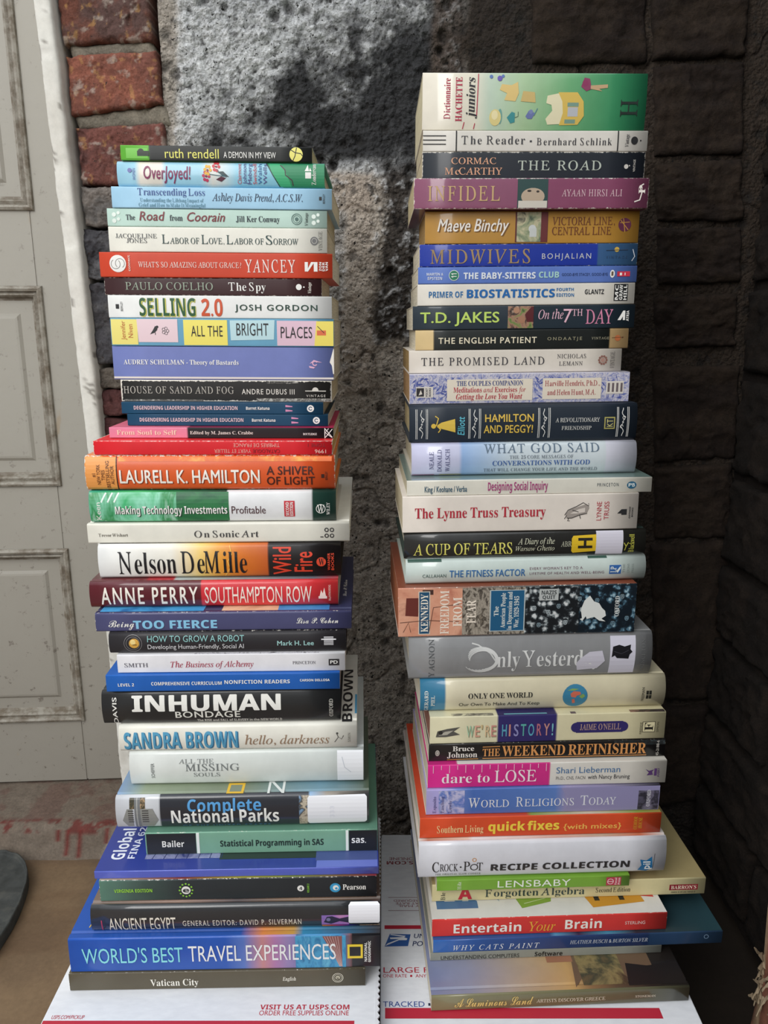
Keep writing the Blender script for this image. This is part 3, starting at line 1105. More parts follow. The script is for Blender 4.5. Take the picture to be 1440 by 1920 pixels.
# book key: x, front y, base z, thickness, length, yaw, lean, ruler from, ruler to
GEOM = {
    'rendell': (-0.1496, 0.742, 0.88559, 0.01285, 0.1706, 0.0052, 0.0102, 226, 585),
    'overjoyed': (-0.1465, 0.7415, 0.86371, 0.02188, 0.1858, 0.0056, 0.0099, 219, 608),
    'transc': (-0.1464, 0.741, 0.84538, 0.01834, 0.1985, 0.0062, 0.0101, 209, 622),
    'coorain': (-0.1516, 0.742, 0.8298, 0.01558, 0.1994, 0.0066, 0.0096, 201, 613),
    'labor': (-0.1517, 0.7415, 0.80781, 0.02199, 0.199, 0.0072, 0.0085, 204, 613),
    'yancey': (-0.1544, 0.741, 0.78562, 0.02219, 0.2136, 0.0078, 0.007, 187, 623),
    'spy': (-0.1583, 0.742, 0.76993, 0.01569, 0.2009, 0.0083, 0.0065, 196, 603),
    'selling': (-0.1527, 0.7415, 0.74927, 0.02066, 0.2079, 0.0088, 0.0065, 203, 622),
    'bright': (-0.1515, 0.741, 0.72366, 0.02561, 0.2088, 0.0094, 0.0062, 208, 626),
    'bastards': (-0.1523, 0.742, 0.69238, 0.03128, 0.2084, 0.0102, 0.006, 212, 625),
    'fog': (-0.1504, 0.7415, 0.67175, 0.02063, 0.2008, 0.0122, 0.0057, 227, 622),
    'degen1': (-0.1543, 0.738, 0.66043, 0.01132, 0.1922, 0.0138, 0.0054, 228, 606),
    'degen2': (-0.1495, 0.737, 0.64919, 0.01124, 0.1916, 0.0151, 0.0055, 239, 615),
    'soul': (-0.1537, 0.725, 0.63899, 0.0102, 0.2113, 0.0163, 0.0046, 205, 625),
    'catalog': (-0.1586, 0.708, 0.62566, 0.01332, 0.221, 0.0178, 0.0029, 175, 623),
    'laurell': (-0.1616, 0.704, 0.5928, 0.03286, 0.2317, 0.0203, 0.0014, 159, 628),
    'tech': (-0.1603, 0.702, 0.5625, 0.0303, 0.2304, 0.0234, -0.0005, 167, 630),
    'sonic': (-0.1555, 0.7, 0.54324, 0.01926, 0.2455, 0.0261, -0.0012, 164, 655),
    'demille': (-0.1548, 0.6945, 0.50985, 0.03339, 0.2278, 0.0264, -0.0018, 184, 639),
    'perry': (-0.1596, 0.6851, 0.48389, 0.02596, 0.2326, 0.0266, -0.0017, 168, 634),
    'fierce': (-0.1492, 0.6732, 0.46535, 0.01854, 0.2375, 0.0268, -0.0007, 179, 659),
    'robot': (-0.1457, 0.6694, 0.44425, 0.0211, 0.2205, 0.0269, 0.0004, 204, 649),
    'alchemy': (-0.1429, 0.6681, 0.42588, 0.01837, 0.2126, 0.027, 0.0008, 220, 647),
    'compre': (-0.1507, 0.6641, 0.40874, 0.01714, 0.2181, 0.0272, 0.0002, 199, 637),
    'inhuman': (-0.1536, 0.6636, 0.37448, 0.03427, 0.2243, 0.0273, -0.0012, 191, 638),
    'sandra': (-0.1387, 0.6616, 0.34691, 0.02756, 0.2255, 0.0275, -0.0006, 223, 669),
    'souls': (-0.1315, 0.6606, 0.31107, 0.03584, 0.224, 0.0277, -0.0011, 243, 682),
    'parks': (-0.1338, 0.6424, 0.27689, 0.03419, 0.2392, 0.0275, -0.001, 217, 692),
    'bailer': (-0.116, 0.6376, 0.2533, 0.02358, 0.2199, 0.0264, -0.0009, 273, 708),
    'fina': (-0.1362, 0.615, 0.24527, 0.00803, 0.2625, 0.0252, -0.0005, 177, 710),
    'pearson': (-0.1349, 0.6121, 0.22302, 0.02225, 0.256, 0.0246, 0.0001, 187, 706),
    'egypt': (-0.1368, 0.6033, 0.19626, 0.02676, 0.2668, 0.0235, 0.0005, 170, 713),
    'world': (-0.1467, 0.5959, 0.15943, 0.03683, 0.2865, 0.0222, 0.0002, 130, 713),
    'vatican': (-0.1548, 0.5944, 0.1402, 0.01923, 0.2747, 0.0212, 0.0, 130, 685),
    'hachette': (0.1323, 0.742, 0.9111, 0.04657, 0.1971, 0.0052, 0.002, 792, 1212),
    'reader': (0.1345, 0.742, 0.89362, 0.01747, 0.1999, 0.0066, -0.0007, 793, 1214),
    'road': (0.134, 0.742, 0.87018, 0.02344, 0.1994, 0.0076, -0.0018, 792, 1209),
    'infidel': (0.1312, 0.732, 0.84424, 0.02594, 0.2092, 0.0087, -0.0032, 776, 1216),
    'binchy': (0.135, 0.742, 0.8158, 0.02845, 0.1952, 0.0101, -0.006, 797, 1198),
    'midwives': (0.1329, 0.742, 0.79598, 0.01982, 0.2003, 0.0113, -0.0078, 787, 1195),
    'sitters': (0.1327, 0.742, 0.78089, 0.01509, 0.2024, 0.0121, -0.0088, 784, 1194),
    'primer': (0.1322, 0.742, 0.76133, 0.01956, 0.2021, 0.0129, -0.0094, 783, 1190),
    'jakes': (0.1309, 0.742, 0.73957, 0.02176, 0.208, 0.0138, -0.0096, 774, 1190),
    'patient': (0.13, 0.742, 0.72095, 0.01862, 0.2009, 0.0158, -0.0102, 779, 1178),
    'promised': (0.1246, 0.742, 0.69951, 0.02144, 0.2018, 0.0179, -0.0104, 767, 1165),
    'couples': (0.1285, 0.735, 0.67109, 0.02842, 0.2087, 0.0206, -0.0104, 768, 1180),
    'hamilton': (0.1318, 0.724, 0.63562, 0.03548, 0.2155, 0.0241, -0.0104, 768, 1195),
    'god': (0.1331, 0.719, 0.60445, 0.03117, 0.214, 0.0276, -0.0104, 772, 1194),
    'inquiry': (0.1359, 0.702, 0.58967, 0.01478, 0.2294, 0.0303, -0.0104, 763, 1222),
    'truss': (0.1282, 0.7, 0.55472, 0.03495, 0.2217, 0.0329, -0.0104, 755, 1196),
    'tears': (0.1337, 0.6981, 0.5291, 0.02562, 0.2295, 0.0356, -0.0104, 758, 1211),
    'fitness': (0.1353, 0.6963, 0.50417, 0.02493, 0.2294, 0.0374, -0.01, 761, 1211),
    'freedom': (0.1272, 0.6886, 0.45494, 0.04923, 0.2273, 0.0399, -0.0076, 747, 1192),
    'yesterday': (0.1419, 0.6866, 0.41014, 0.0448, 0.2361, 0.0421, -0.0056, 767, 1223),
    'oneworld': (0.1557, 0.6866, 0.37583, 0.03431, 0.2413, 0.0427, -0.0041, 788, 1248),
    'history': (0.1602, 0.6797, 0.34684, 0.02898, 0.2317, 0.0431, -0.0023, 806, 1247),
    'refin': (0.1606, 0.6787, 0.32822, 0.01862, 0.2342, 0.0434, 0.0004, 804, 1247),
    'dare': (0.1604, 0.672, 0.30304, 0.02518, 0.2359, 0.0438, 0.0021, 802, 1249),
    'religions': (0.1568, 0.6689, 0.27516, 0.02788, 0.2315, 0.0441, 0.0036, 799, 1236),
    'quick': (0.1548, 0.6642, 0.25267, 0.02249, 0.2399, 0.0445, 0.0038, 787, 1239),
    'crock': (0.1564, 0.6541, 0.21275, 0.03992, 0.2455, 0.045, 0.0037, 785, 1249),
    'lens': (0.148, 0.6533, 0.20047, 0.01228, 0.1923, 0.0453, 0.0048, 819, 1180),
    'algebra': (0.1869, 0.6635, 0.18104, 0.01943, 0.2782, 0.0454, 0.0046, 810, 1322),
    'entertain': (0.163, 0.6386, 0.16125, 0.01979, 0.2328, 0.0459, 0.0029, 810, 1250),
    'cats': (0.1915, 0.6355, 0.1466, 0.01465, 0.2876, 0.0461, 0.002, 812, 1354),
    'underst': (0.1602, 0.6345, 0.13751, 0.00909, 0.2299, 0.0463, 0.001, 807, 1240),
    'luminous': (0.1662, 0.5938, 0.1203, 0.01721, 0.2444, 0.0469, 0.0, 809, 1292),
}

# ------------------------------------------------------------------ the shipping boxes under the stacks, the mat and the stake
BOXTOP_L, BOXTOP_R = 0.140, 0.120
card = new_mat('white_glazed_cardboard')
m, nt, p = card
tc = N(nt, 'ShaderNodeTexCoord')
f = noise(nt, mapping(nt, tc.outputs['Object'], (1, 3, 1)), 70, 5, 0.6)
nt.links.new(ramp(nt, f, [(0.3, '#d9dbe0'), (0.7, '#e4e6ea')]), p.inputs['Base Color'])
p.inputs['Roughness'].default_value = 0.55
bump(nt, p, f, 0.08, 0.001)
card = m


def carton(x0, x1, y0, y1, h, label):
    root = empty('cardboard_box', ((x0 + x1) / 2, (y0 + y1) / 2, 0.0015))
    tag(root, label, 'box', 'white shipping boxes under the book piles')
    hx, hy = (x1 - x0) / 2, (y1 - y0) / 2
    link('box_body', box_mesh('box_body', -hx, hx, -hy, hy, 0, h - 0.0045, 0.0012), card, root)
    link('top_flap', box_mesh('top_flap', -hx + 0.0005, hx - 0.0005, -hy, hy, h - 0.0045, h - 0.0015, 0.0008), card, root)
    F = Face(2 * hx, 2 * hy, x0, x1, lambda x, v, e: (x, v - hy, h - 0.0015 + e * 0.45), unit=1.0)
    F.y0 = y0
    return root, F, (x0, x1, y0, y1, h)


RED, BLUE = '#b8283c', '#27488f'
LX0, LX1, LY0, LY1 = -0.3055, -0.006, 0.548, 0.853
boxL, FL, geoL = carton(LX0, LX1, LY0, LY1, BOXTOP_L, 'white printed cardboard box carrying the left pile of books')
boxR, FR, geoR = carton(-0.0035, 0.293, 0.541, 0.846, BOXTOP_R, 'white printed cardboard box carrying the right pile of books')


def on_box(Fc, geo, s, style, color, px0, px1, pyb, pyt, rot=0, part='s', track=0):
    """lettering on a box lid; its baseline and top are given as seen from the standing point"""
    Z = geo[4]
    yb, yt = at(720, pyb, Z=Z)[1], at(720, pyt, Z=Z)[1]
    xa, xb = at(px0, (pyb + pyt) / 2, Z=Z)[0], at(px1, (pyb + pyt) / 2, Z=Z)[0]
    Fc = Face(2 * (geo[1] - geo[0]) / 2, geo[3] - geo[2], geo[0], geo[1], Fc.fmap, unit=1.0)
    if s is None:
        Fc.rect(color, xa, xb, yb - geo[2], yt - geo[2], part, 1)
    else:
        Fc.text(s, style, color, xa, xb, yb - geo[2], yt - geo[2], part, rot, track)
    flush_faces([Fc], boxL if geo is geoL else boxR)


on_box(FL, geoL, 'VISIT US AT USPS.COM', 'H', RED, 488, 655, 1893, 1884)
on_box(FL, geoL, 'ORDER FREE SUPPLIES ONLINE', 'N', RED, 486, 654, 1904, 1895)
on_box(FL, geoL, 'USPS.COM/PICKUP', 'N', RED, 97, 158, 1911, 1904)
on_box(FL, geoL, None, None, RED, 76, 664, 1934, 1914)
on_box(FR, geoR, None, None, RED, 722, 1240, 1910, 1890, part='p')
on_box(FR, geoR, None, None, RED, 721, 1240, 1742, 1735, part='p')
on_box(FR, geoR, 'UNITED STATES', 'D', '#2c3a64', 776, 880, 1759, 1751, part='t')
on_box(FR, geoR, 'POSTAL SERVICE', 'D', '#2c3a64', 773, 890, 1774, 1765, part='t')
on_box(FR, geoR, 'LARGE FLAT RATE', 'N', RED, 719, 905, 1824, 1814, part='t')
on_box(FR, geoR, 'ONE RATE', 'N', RED, 718, 763, 1833, 1827)
on_box(FR, geoR, None, None, RED, 769, 773, 1832, 1828)
on_box(FR, geoR, 'ANY WEIGHT', 'N', RED, 779, 840, 1833, 1827)
on_box(FR, geoR, 'TRACKED', 'N', BLUE, 718, 796, 1888, 1878, part='t')
on_box(FR, geoR, None, None, '#2a2d44', 803, 807, 1886, 1881)
on_box(FR, geoR, 'INSURED', 'N', BLUE, 814, 890, 1888, 1878, part='t')
for a in (1682.5, 1707): on_box(FR, geoR, None, None, '#7a4a52', 728, 860, a + .8, a)
for i, (q, x0, x1) in enumerate((('POSTAGE REQUIRED', 738, 830), ('LARGE FLAT RATE', 742, 832), ('PRIORITY MAIL', 746, 834))):
    on_box(FR, geoR, q, 'N', '#8a4a54', x0, x1, 1691 + 5 * i, 1687 + 5 * i, 2)
on_box(FR, geoR, 'VISIT US AT USPS.COM', 'H', '#8a2f3c', 725, 905, 1621, 1615, 2)
on_box(FR, geoR, 'ORDER FREE SUPPLIES ONLINE', 'N', '#8a2f3c', 730, 905, 1613, 1608, 2)
# eagle-head emblem: blue slanted field with a white swept head
def bp(px, py):
    q = at(px, py, Z=BOXTOP_R)
    return (q[0], q[1] - geoR[2])
FR.poly('#2f5a9c', [bp(721, 1775), bp(731, 1751), bp(770, 1752), bp(765, 1774)], 'e', 1)
FR.poly('#e4e6ea', [bp(731, 1758), bp(757, 1757), bp(764, 1760), bp(762, 1763), bp(748, 1763), bp(722, 1774), bp(727, 1769), bp(748, 1761), bp(732, 1761)], 'e', 2)
FR.poly('#e4e6ea', [bp(731, 1753), bp(733, 1751.5), bp(761, 1755), bp(758, 1757)], 'e', 2)
flush_faces([FR], boxR)
# torn perforation along the left box lid
V_, F_ = [], []
n = 90
for i in range(n + 1):
    y = -0.1515 + 0.303 * i / n
    V_ += [(0.1475, y, 0.1388), (0.1497 + (0.0022 if i % 2 else 0.0), y, 0.1386)]
for i in range(n): F_.append((2 * i, 2 * i + 1, 2 * i + 3, 2 * i + 2))
ed = link('torn_perforation', mesh_of('torn_perforation', V_, F_), card, boxL)
so = ed.modifiers.new('thickness', 'SOLIDIFY')
so.thickness = 0.002

# worn rubber mat with a raised rim, at the left edge
pts = []
outline = [(-260, 1600), (-120, 1590), (-10, 1594), (20, 1597), (40, 1606), (50, 1622), (52, 1642), (46, 1668), (30, 1708), (4, 1752), (-40, 1810), (-140, 1850), (-260, 1840), (-330, 1720)]
base = [at(x, y, Z=0.016)[:2] for x, y in outline]
def catmull(ps, k=8):
    r = []
    n = len(ps)
    for i in range(n):
        p0, p1, p2, p3 = ps[i - 1], ps[i], ps[(i + 1) % n], ps[(i + 2) % n]
        for j in range(k):
            t = j / k
            r.append(tuple(0.5 * ((2 * p1[a]) + (-p0[a] + p2[a]) * t + (2 * p0[a] - 5 * p1[a] + 4 * p2[a] - p3[a]) * t * t + (-p0[a] + 3 * p1[a] - 3 * p2[a] + p3[a]) * t ** 3) for a in (0, 1)))
    return r
loop = catmull(base)
cx, cy = sum(q[0] for q in loop) / len(loop), sum(q[1] for q in loop) / len(loop)
rows = [(1.0, 0.0), (1.0, 0.013), (0.995, 0.016), (0.975, 0.0165), (0.965, 0.014), (0.955, 0.011), (0.93, 0.0105), (0.6, 0.0115), (0.3, 0.012), (0.02, 0.012)]
V_, F_ = [], []
for s_, z in rows:
    for i, (x, y) in enumerate(loop): V_.append((cx + (x - cx) * s_ - cx, cy + (y - cy) * s_ - cy, z + 0.0008 * math.sin(i * .7) * (z > .01)))
nl = len(loop)
for r in range(len(rows) - 1):
    for i in range(nl): F_.append((r * nl + i, r * nl + (i + 1) % nl, (r + 1) * nl + (i + 1) % nl, (r + 1) * nl + i))
F_.append(tuple((len(rows) - 1) * nl + i for i in range(nl)))
m, nt, p = new_mat('worn_rubber')
tc = N(nt, 'ShaderNodeTexCoord')
f = noise(nt, tc.outputs['Object'], 40, 6, 0.65)
nt.links.new(ramp(nt, f, [(0.35, '#2a2c2a'), (0.55, '#393b39'), (0.7, '#4a4a45')]), p.inputs['Base Color'])
p.inputs['Roughness'].default_value = 0.85
bump(nt, p, f, 0.4, 0.002)
mat_ = link('rubber_mat', mesh_of('rubber_mat', V_, F_), m, None, True)
mat_.location = (cx, cy, 0.0012)
tag(mat_, 'dark grey worn rubber mat with raised rim, on the floor at the left edge', 'mat')

# split wooden stake with frayed pale fibres at the right edge
sx, sy, _ = at(1424, 1860, Y=0.60)
root = empty('wooden_stake', (sx + 0.018, 0.60, 0.001))
tag(root, 'split reddish wooden stake with frayed pale fibres standing at the right edge', 'wood stake')
rs = random.Random(3)
nz, na = 26, 12
Pk = np.zeros((na + 1, nz, 3))
Ck = np.zeros((na + 1, nz, 3))
for j in range(nz):
    t = j / (nz - 1)
    for i in range(na + 1):
        a = 2 * math.pi * (i % na) / na
        r = (0.021 - 0.006 * t) * (1 + 0.22 * math.sin(3 * a + 4 * t) + 0.12 * math.sin(5 * a))
        top = 0.205 + 0.035 * math.sin(2.2 * a + .4) + 0.014 * math.sin(5 * a)
        Pk[i, j] = (r * math.cos(a) - 0.004 * t, 0.7 * r * math.sin(a), t * top)
        Ck[i, j] = L3('#6a4334') * (0.7 + 0.5 * rs.random()) if i % 3 else L3('#8f7a60')
link('stake_shaft', grid_mesh('stake_shaft', Pk, Ck), rough_mat('split_wood', 120, 0.6, 0.002, 0.85, 0.3), root)
V_, F_ = [], []
for k_ in range(30):
    a0 = math.radians(rs.uniform(120, 260))
    z0_ = rs.uniform(0.09, 0.20) if k_ > 22 else rs.uniform(0.132, 0.168)
    L_ = rs.uniform(0.008, 0.024)
    bx, by = 0.018 * math.cos(a0), 0.013 * math.sin(a0)
    dx, dz = -rs.uniform(.3, 1.0), rs.uniform(-.7, .9)
    wd = rs.uniform(0.0012, 0.0042)
    cu_ = rs.uniform(-1.2, 1.2)
    b0 = len(V_)
    for q in range(6):
        t = q / 5
        px_ = bx + dx * L_ * t * .8
        pz_ = z0_ + dz * L_ * t + cu_ * L_ * t * t * .5
        py_ = by - 0.006 * t
        ww = wd * (1 - .7 * t) * (1 + .4 * math.sin(q * 2.1 + k_))
        V_ += [(px_, py_, pz_ + ww), (px_, py_ - ww, pz_ - ww), (px_, py_ + ww, pz_ - ww)]
    for q in range(5):
        for c in range(3):
            F_.append((b0 + 3 * q + c, b0 + 3 * q + (c + 1) % 3, b0 + 3 * q + 3 + (c + 1) % 3, b0 + 3 * q + 3 + c))
    F_.append((b0 + 15, b0 + 16, b0 + 17))
fr = link('frayed_fibres', mesh_of('frayed_fibres', V_, F_), ink('#8f7e66', 0.8), root)
fr['kind'] = 'stuff'

# ------------------------------------------------------------------ the left stack, top to bottom
GL = 'books stacked in the left pile'
R_, F, P = book('rendell', 'pb', 0.106, [(0, '#64b23d'), (.145, '#64b23d'), (.15, '#2d2f2e'), (1, '#2b2d2c')],
                'thin black paperback with green end and yellow lettering topping the left pile', GL, gloss=.35, page='#dccba6', top='#5a8c3c')
F.rect('#72c544', 236, 277, .12, .80); F.disc('#1e2a1c', 264, .55, 6, 'd', 2); F.rect('#1e2a1c', 257, 279, .28, .62, 'd', 2)
F.text('ruth rendell', 'g', '#ece873', 309, 410, .17, .78, 'a'); F.text('A DEMON IN MY VIEW', 'g', WHITE, 419, 517, .22, .62)
F.disc('#efe87a', 555, .5, 12.5); F.line(BLACK, [(549, .1), (553, .4), (556, .95)], 1.6); F.line(BLACK, [(545, .8), (553, .62), (564, .55), (567, .4)], 1.6)
flush_faces([F, P], R_)

R_, F, P = book('overjoyed', 'hc', 0.125, [(0, '#9fd2e8'), (.085, '#a5d6ea'), (.11, '#eae3d6'), (.21, '#e9e2d6'), (.235, '#9fd3e8'), (.40, '#a3d6ea'), (.46, '#e2e2da'), (.52, '#c8dde2'), (.58, '#93cfe6'), (.72, '#8cc9dd'), (1, '#8cc9dd')],
                'light blue book with drawn red flowers and a green hill on its spine', GL, gloss=.5, top='#4d8f72')
F.poly('#2f8a5f', [(499, .97), (608, .97), (608, .03), (530, .03), (512, .5)]); F.poly('#3fae78', [(503, .97), (525, .97), (538, .5), (546, .05), (524, .05), (511, .5)])
F.line('#20342c', [(499, .97), (511, .5), (524, .05)], 1.6); F.line('#4a3040', [(525, .9), (534, .7), (535, .5), (547, .3), (549, .1)], 1.8)
F.text('OverJoyed!', 'G', '#8a3a62', 268, 356, .30, .80, slant=.1)
for x, v, c in ((386, .42, '#c23a5e'), (389, .66, '#e7b23c'), (405, .80, '#d0404c')):
    for a in range(6): F.disc(c, x + 5 * math.cos(a), v + .16 * math.sin(a), 3.0, 'd', 2, n=8)
    F.disc('#7a2038', x, v, 2, 'd', 3, n=8)
F.line('#35606a', [(392, .5), (410, .45), (424, .42)], 1.2, 'd'); F.line('#35606a', [(405, .7), (415, .5), (424, .4)], 1.2, 'd')
F.poly('#3a4a4c', [(407, .60), (418, .62), (429, .40), (416, .45)], 'd', 2); F.poly('#5a2c3c', [(404, .3), (414, .42), (423, .36), (414, .22)], 'd', 2)
for i, (nm, c) in enumerate((('Clairmont', '#c85a60'), ('Johnson', '#5a4f8a'), ('Meberg', '#5a4f8a'), ('Swindoll', '#d0505c'), ('Walsh', '#3c6aa0'), ('Wells', '#5a4f8a'))):
    F.text(nm, 'g', c, 445 + 9.6 * i, 452 + 9.6 * i, .14, .93, 'a', 1)
F.text('Zondervan', 'R', WHITE, 584, 592, .14, .93, 'e', 1); F.rect(WHITE, 572, 583, .38, .62, 'e', 2); F.poly(WHITE, [(571, .66), (577, .92), (579, .66)], 'e', 2); F.poly(WHITE, [(579, .66), (581, .80), (584, .66)], 'e', 2)
F.disc('#6a6fae', 243, .62, 4, 'e'); F.text('WOMEN', 'g', '#6a6fae', 248, 253, .25, .7, 'e', 1)
flush_faces([F, P], R_)

R_, F, P = book('transc', 'pb', 0.142, '#a9d4ee', 'sky blue paperback with navy script-like title and two small subtitle lines', GL, gloss=.25)
F.text('Transcending Loss', 'R', '#2b4d8f', 258, 384, .60, .93); F.text('Understanding the Lifelong Impact of', 'R', '#5f8fa0', 262, 381, .29, .47, 's')
F.text('Grief and How to Make It Meaningful', 'R', '#5f8fa0', 259, 384, .06, .24, 's'); F.text('Ashley Davis Prend, A.C.S.W.', 'I', '#20304a', 397, 567, .37, .72, 'a')
F.rect(BLACK, 598, 603, .45, .62, 'e', 2); F.text('BERKLEY', 'g', BLACK, 605, 609, .3, .75, 'e', 1)
flush_faces([F, P], R_)

R_, F, P = book('coorain', 'pb', 0.130, '#c3dfd3', 'pale mint paperback with crimson brush-lettered title words', GL, gloss=.25, page='#d8cdb2')
F.text('The', 'T', '#23303a', 236, 253, .36, .66); F.text('Road', 'D', '#7e2c34', 261, 309, .34, .84); F.text('from', 'T', '#23303a', 318, 342, .34, .66)
F.text('Coorain', 'D', '#7e2c34', 350, 421, .32, .82, slant=.1); F.text('Jill Ker Conway', 'T', '#23303a', 442, 524, .32, .64, 'a')
F.ring('#51706a', 556, .5, 10, 1.1); F.ring('#51706a', 556, .5, 7, .8); F.disc('#51706a', 556, .5, 3.4); F.text('Vintage', 'R', '#33403c', 571, 577, .14, .86, 'e', 1)
for v in (.3, .65):
    F.disc('#e7f3ea', 214, v, 4, 'd', 1); F.disc('#e7f3ea', 222, v + .1, 3, 'd', 1); F.disc('#e7f3ea', 588, v, 4, 'd', 1); F.disc('#e7f3ea', 596, v + .1, 3, 'd', 1)
flush_faces([F, P], R_)

R_, F, P = book('labor', 'pb', 0.140, '#f0eee2', 'off-white paperback with grey-green small-caps title above the red-orange book', GL, gloss=.2)
F.text('JACQUELINE', 'R', '#4a4d50', 217, 294, .55, .72, 'a'); F.text('JONES', 'R', '#4a4d50', 237, 275, .36, .53, 'a')
for a, b, x0, x1, xm in (('L', 'ABOR OF', 303, 373, 316), ('L', 'OVE,', 377, 420, 389), ('L', 'ABOR OF', 424, 494, 436), ('S', 'ORROW', 498, 559, 510)):
    F.text(a, 'R', '#2f4a48', x0, xm, .34, .70); F.text(b, 'R', '#2f4a48', xm + 2, x1, .34, .58)
F.disc('#6a6a6a', 589, .5, 7.5); F.ring('#c8c6bc', 589, .5, 5, .8); F.text('VINTAGE', 'R', '#77756e', 597, 604, .12, .88, 'e', 1)
flush_faces([F, P], R_)

R_, F, P = book('yancey', 'pb', 0.140, '#d2492f', 'red-orange paperback with a white spiral disc at its left end', GL, gloss=.35, page='#efe9da')
F.disc(WHITE, 221, .54, 15.5); F.ring('#8a8580', 225, .55, 9, 1.2, a0=-60, a1=230); F.ring('#8a8580', 217, .52, 9, 1.2, a0=120, a1=410)
F.text('connect', 'G', '#f0d8cc', 239, 244, .24, .88, 'e', 1)
F.text("WHAT'S SO AMAZING ABOUT GRACE?", 'R', '#f2d9cf', 259, 452, .40, .62); F.text('YANCEY', 'R', '#f5e6df', 458, 553, .23, .74, 'a', track=.12)
F.poly(WHITE, [(571, .28), (577, .28), (588, .62), (588, .28), (595, .28), (595, .66), (583, .66), (577, .40), (577, .66), (571, .66)], 'e', 2)
for i, q in enumerate(('ZON', 'DER', 'VAN')): F.text(q, 'H', WHITE, 598 + 6 * i, 602.5 + 6 * i, .30, .66, 'e', 1)
flush_faces([F, P], R_)

R_, F, P = book('spy', 'pb', 0.125, '#432a2c', 'dark maroon brown paperback with worn ends and white title below the red-orange book', GL, wear=.5, gloss=.35)
F.text('PAULO COELHO', 'R', '#94a08e', 235, 399, .30, .74, 'a'); F.text('The Spy', 'R', WHITE, 428, 498, .28, .76)
F.disc(WHITE, 560, .52, 5.5); F.disc(WHITE, 569.5, .52, 1.4); F.text('Vintage', 'Z', '#d9d2c8', 577, 583, .16, .80, 'e', 1)
flush_faces([F, P], R_)

R_, F, P = book('selling', 'pb', 0.140, '#f2f3f0', 'white paperback with tall condensed dark green and orange title', GL, gloss=.2)
F.text('SELLING', 'K', '#dcd85a', 262, 367, .075, .875, layer=4); F.text('SELLING', 'H', '#2d5b37', 261, 366, .09, .88); F.text('2.0', 'H', '#d1552c', 377, 417, .10, .86)
F.text('JOSH GORDON', 'G', '#27463a', 440, 595, .36, .62, 'a', track=.08)
F.text('BERKLEY', 'N', '#333333', 226, 230, .30, .72, 'e', 1); F.rect(BLACK, 217, 223, .40, .60, 'e', 2)
flush_faces([F, P], R_)

R_, F, P = book('bright', 'pb', 0.145, '#6da8c6', 'blue paperback patterned with yellow, pink and pale blue sticky notes', GL, gloss=.25)
F.rect('#f2e57f', 209, 258, .05, .96); F.poly('#ecd2d8', [(259, .14), (333, .14), (333, .97), (257, .97)]); F.rect('#f4e76f', 344, 426, .04, .95)
F.poly('#bfe0e6', [(432, .22), (513, .26), (515, .96), (431, .94)]); F.rect('#e5c3d3', 519, 595, .04, .94); F.poly('#f3e06a', [(589, .04), (625, .04), (625, .93), (593, .93)], layer=2)
F.text('Jennifer', 'g', '#c8723e', 227, 235, .22, .90, 'a', 1); F.text('Niven', 'g', '#c8723e', 240, 249, .30, .78, 'a', 1)
F.text('ALL THE', 'g', '#2a2a2c', 358, 417, .36, .74, track=.04); F.text('BRIGHT', 'g', '#2a2a2c', 443, 503, .40, .84, track=.03); F.text('PLACES', 'g', '#2a2a2c', 526, 585, .32, .72, track=.03)
F.poly('#27282a', [(281, .42), (287, .58), (291, .72), (296, .70), (295, .58), (290, .48)], 'd', 2); F.disc('#27282a', 295, .69, 2.6, 'd', 2, n=8); F.line('#27282a', [(291, .5), (291, .40)], 1, 'd')
for a in range(5): F.ring('#4a4a4e', 310 + 4 * math.cos(a * 1.257), .55 + .09 * math.sin(a * 1.257), 3, .8, 'd')
F.disc('#e2734a', 603, .5, 4, 'd'); F.rect('#e2734a', 594, 611, .42, .60, 'd', 3); F.line('#3a2a2a', [(595, .75), (608, .5)], 1.2, 'd', 4)
flush_faces([F, P], R_)

R_, F, P = book('bastards', 'pb', 0.145, '#7884c0', 'thick periwinkle blue paperback with white title and a small pink curl emblem', GL, gloss=.25, page='#efeae0')
F.text('AUDREY SCHULMAN - Theory of Bastards', 'B', WHITE, 232, 447, .46, .60)
F.ring('#e6b5d0', 590, .52, 5, 2.0, a0=20, a1=330); F.poly('#e6b5d0', [(580, .50), (588, .62), (604, .54), (590, .56)], 'e', 3); F.poly('#e6b5d0', [(579, .44), (590, .40), (595, .48), (588, .36), (580, .38)], 'e', 3)
F.rect('#e8e2da', 212, 625, 0, .09, 'p', 1); F.poly('#efeae0', [(618, .55), (625, .95), (626, .95), (626, .2), (624, .2), (622, .45)], 'p', 2)
flush_faces([F, P], R_)

R_, F, P = book('fog', 'pb', 0.135, '#2c2b2a', 'black paperback with grey title and white-scuffed edges above the twin blue books', GL, wear=1.3, gloss=.3)
F.text('HOUSE OF SAND AND FOG', 'R', '#b8b5ac', 232, 438, .38, .70, track=.05); F.text('ANDRE DUBUS III', 'G', '#dcd9d0', 453, 552, .36, .60, 'a', track=.08)
F.rect('#d8d5cc', 572, 611, .50, .54, 'e', 2); F.disc('#d8d5cc', 591, .54, 6, 'e', 2, a0=0, a1=180); F.text('VINTAGE', 'g', '#d8d5cc', 574, 610, .24, .35, 'e', track=.2)
F.pic(['#d9d5cc', '#4a4744', '#8d8982'], 232, 380, .03, .10, 300); F.pic(['#d9d5cc', '#4a4744', '#cfccc4'], 480, 620, .03, .17, 200); F.pic(['#5a5752', '#2a2927', '#cfccc4'], 500, 560, .85, .97, 200)
flush_faces([F, P], R_)

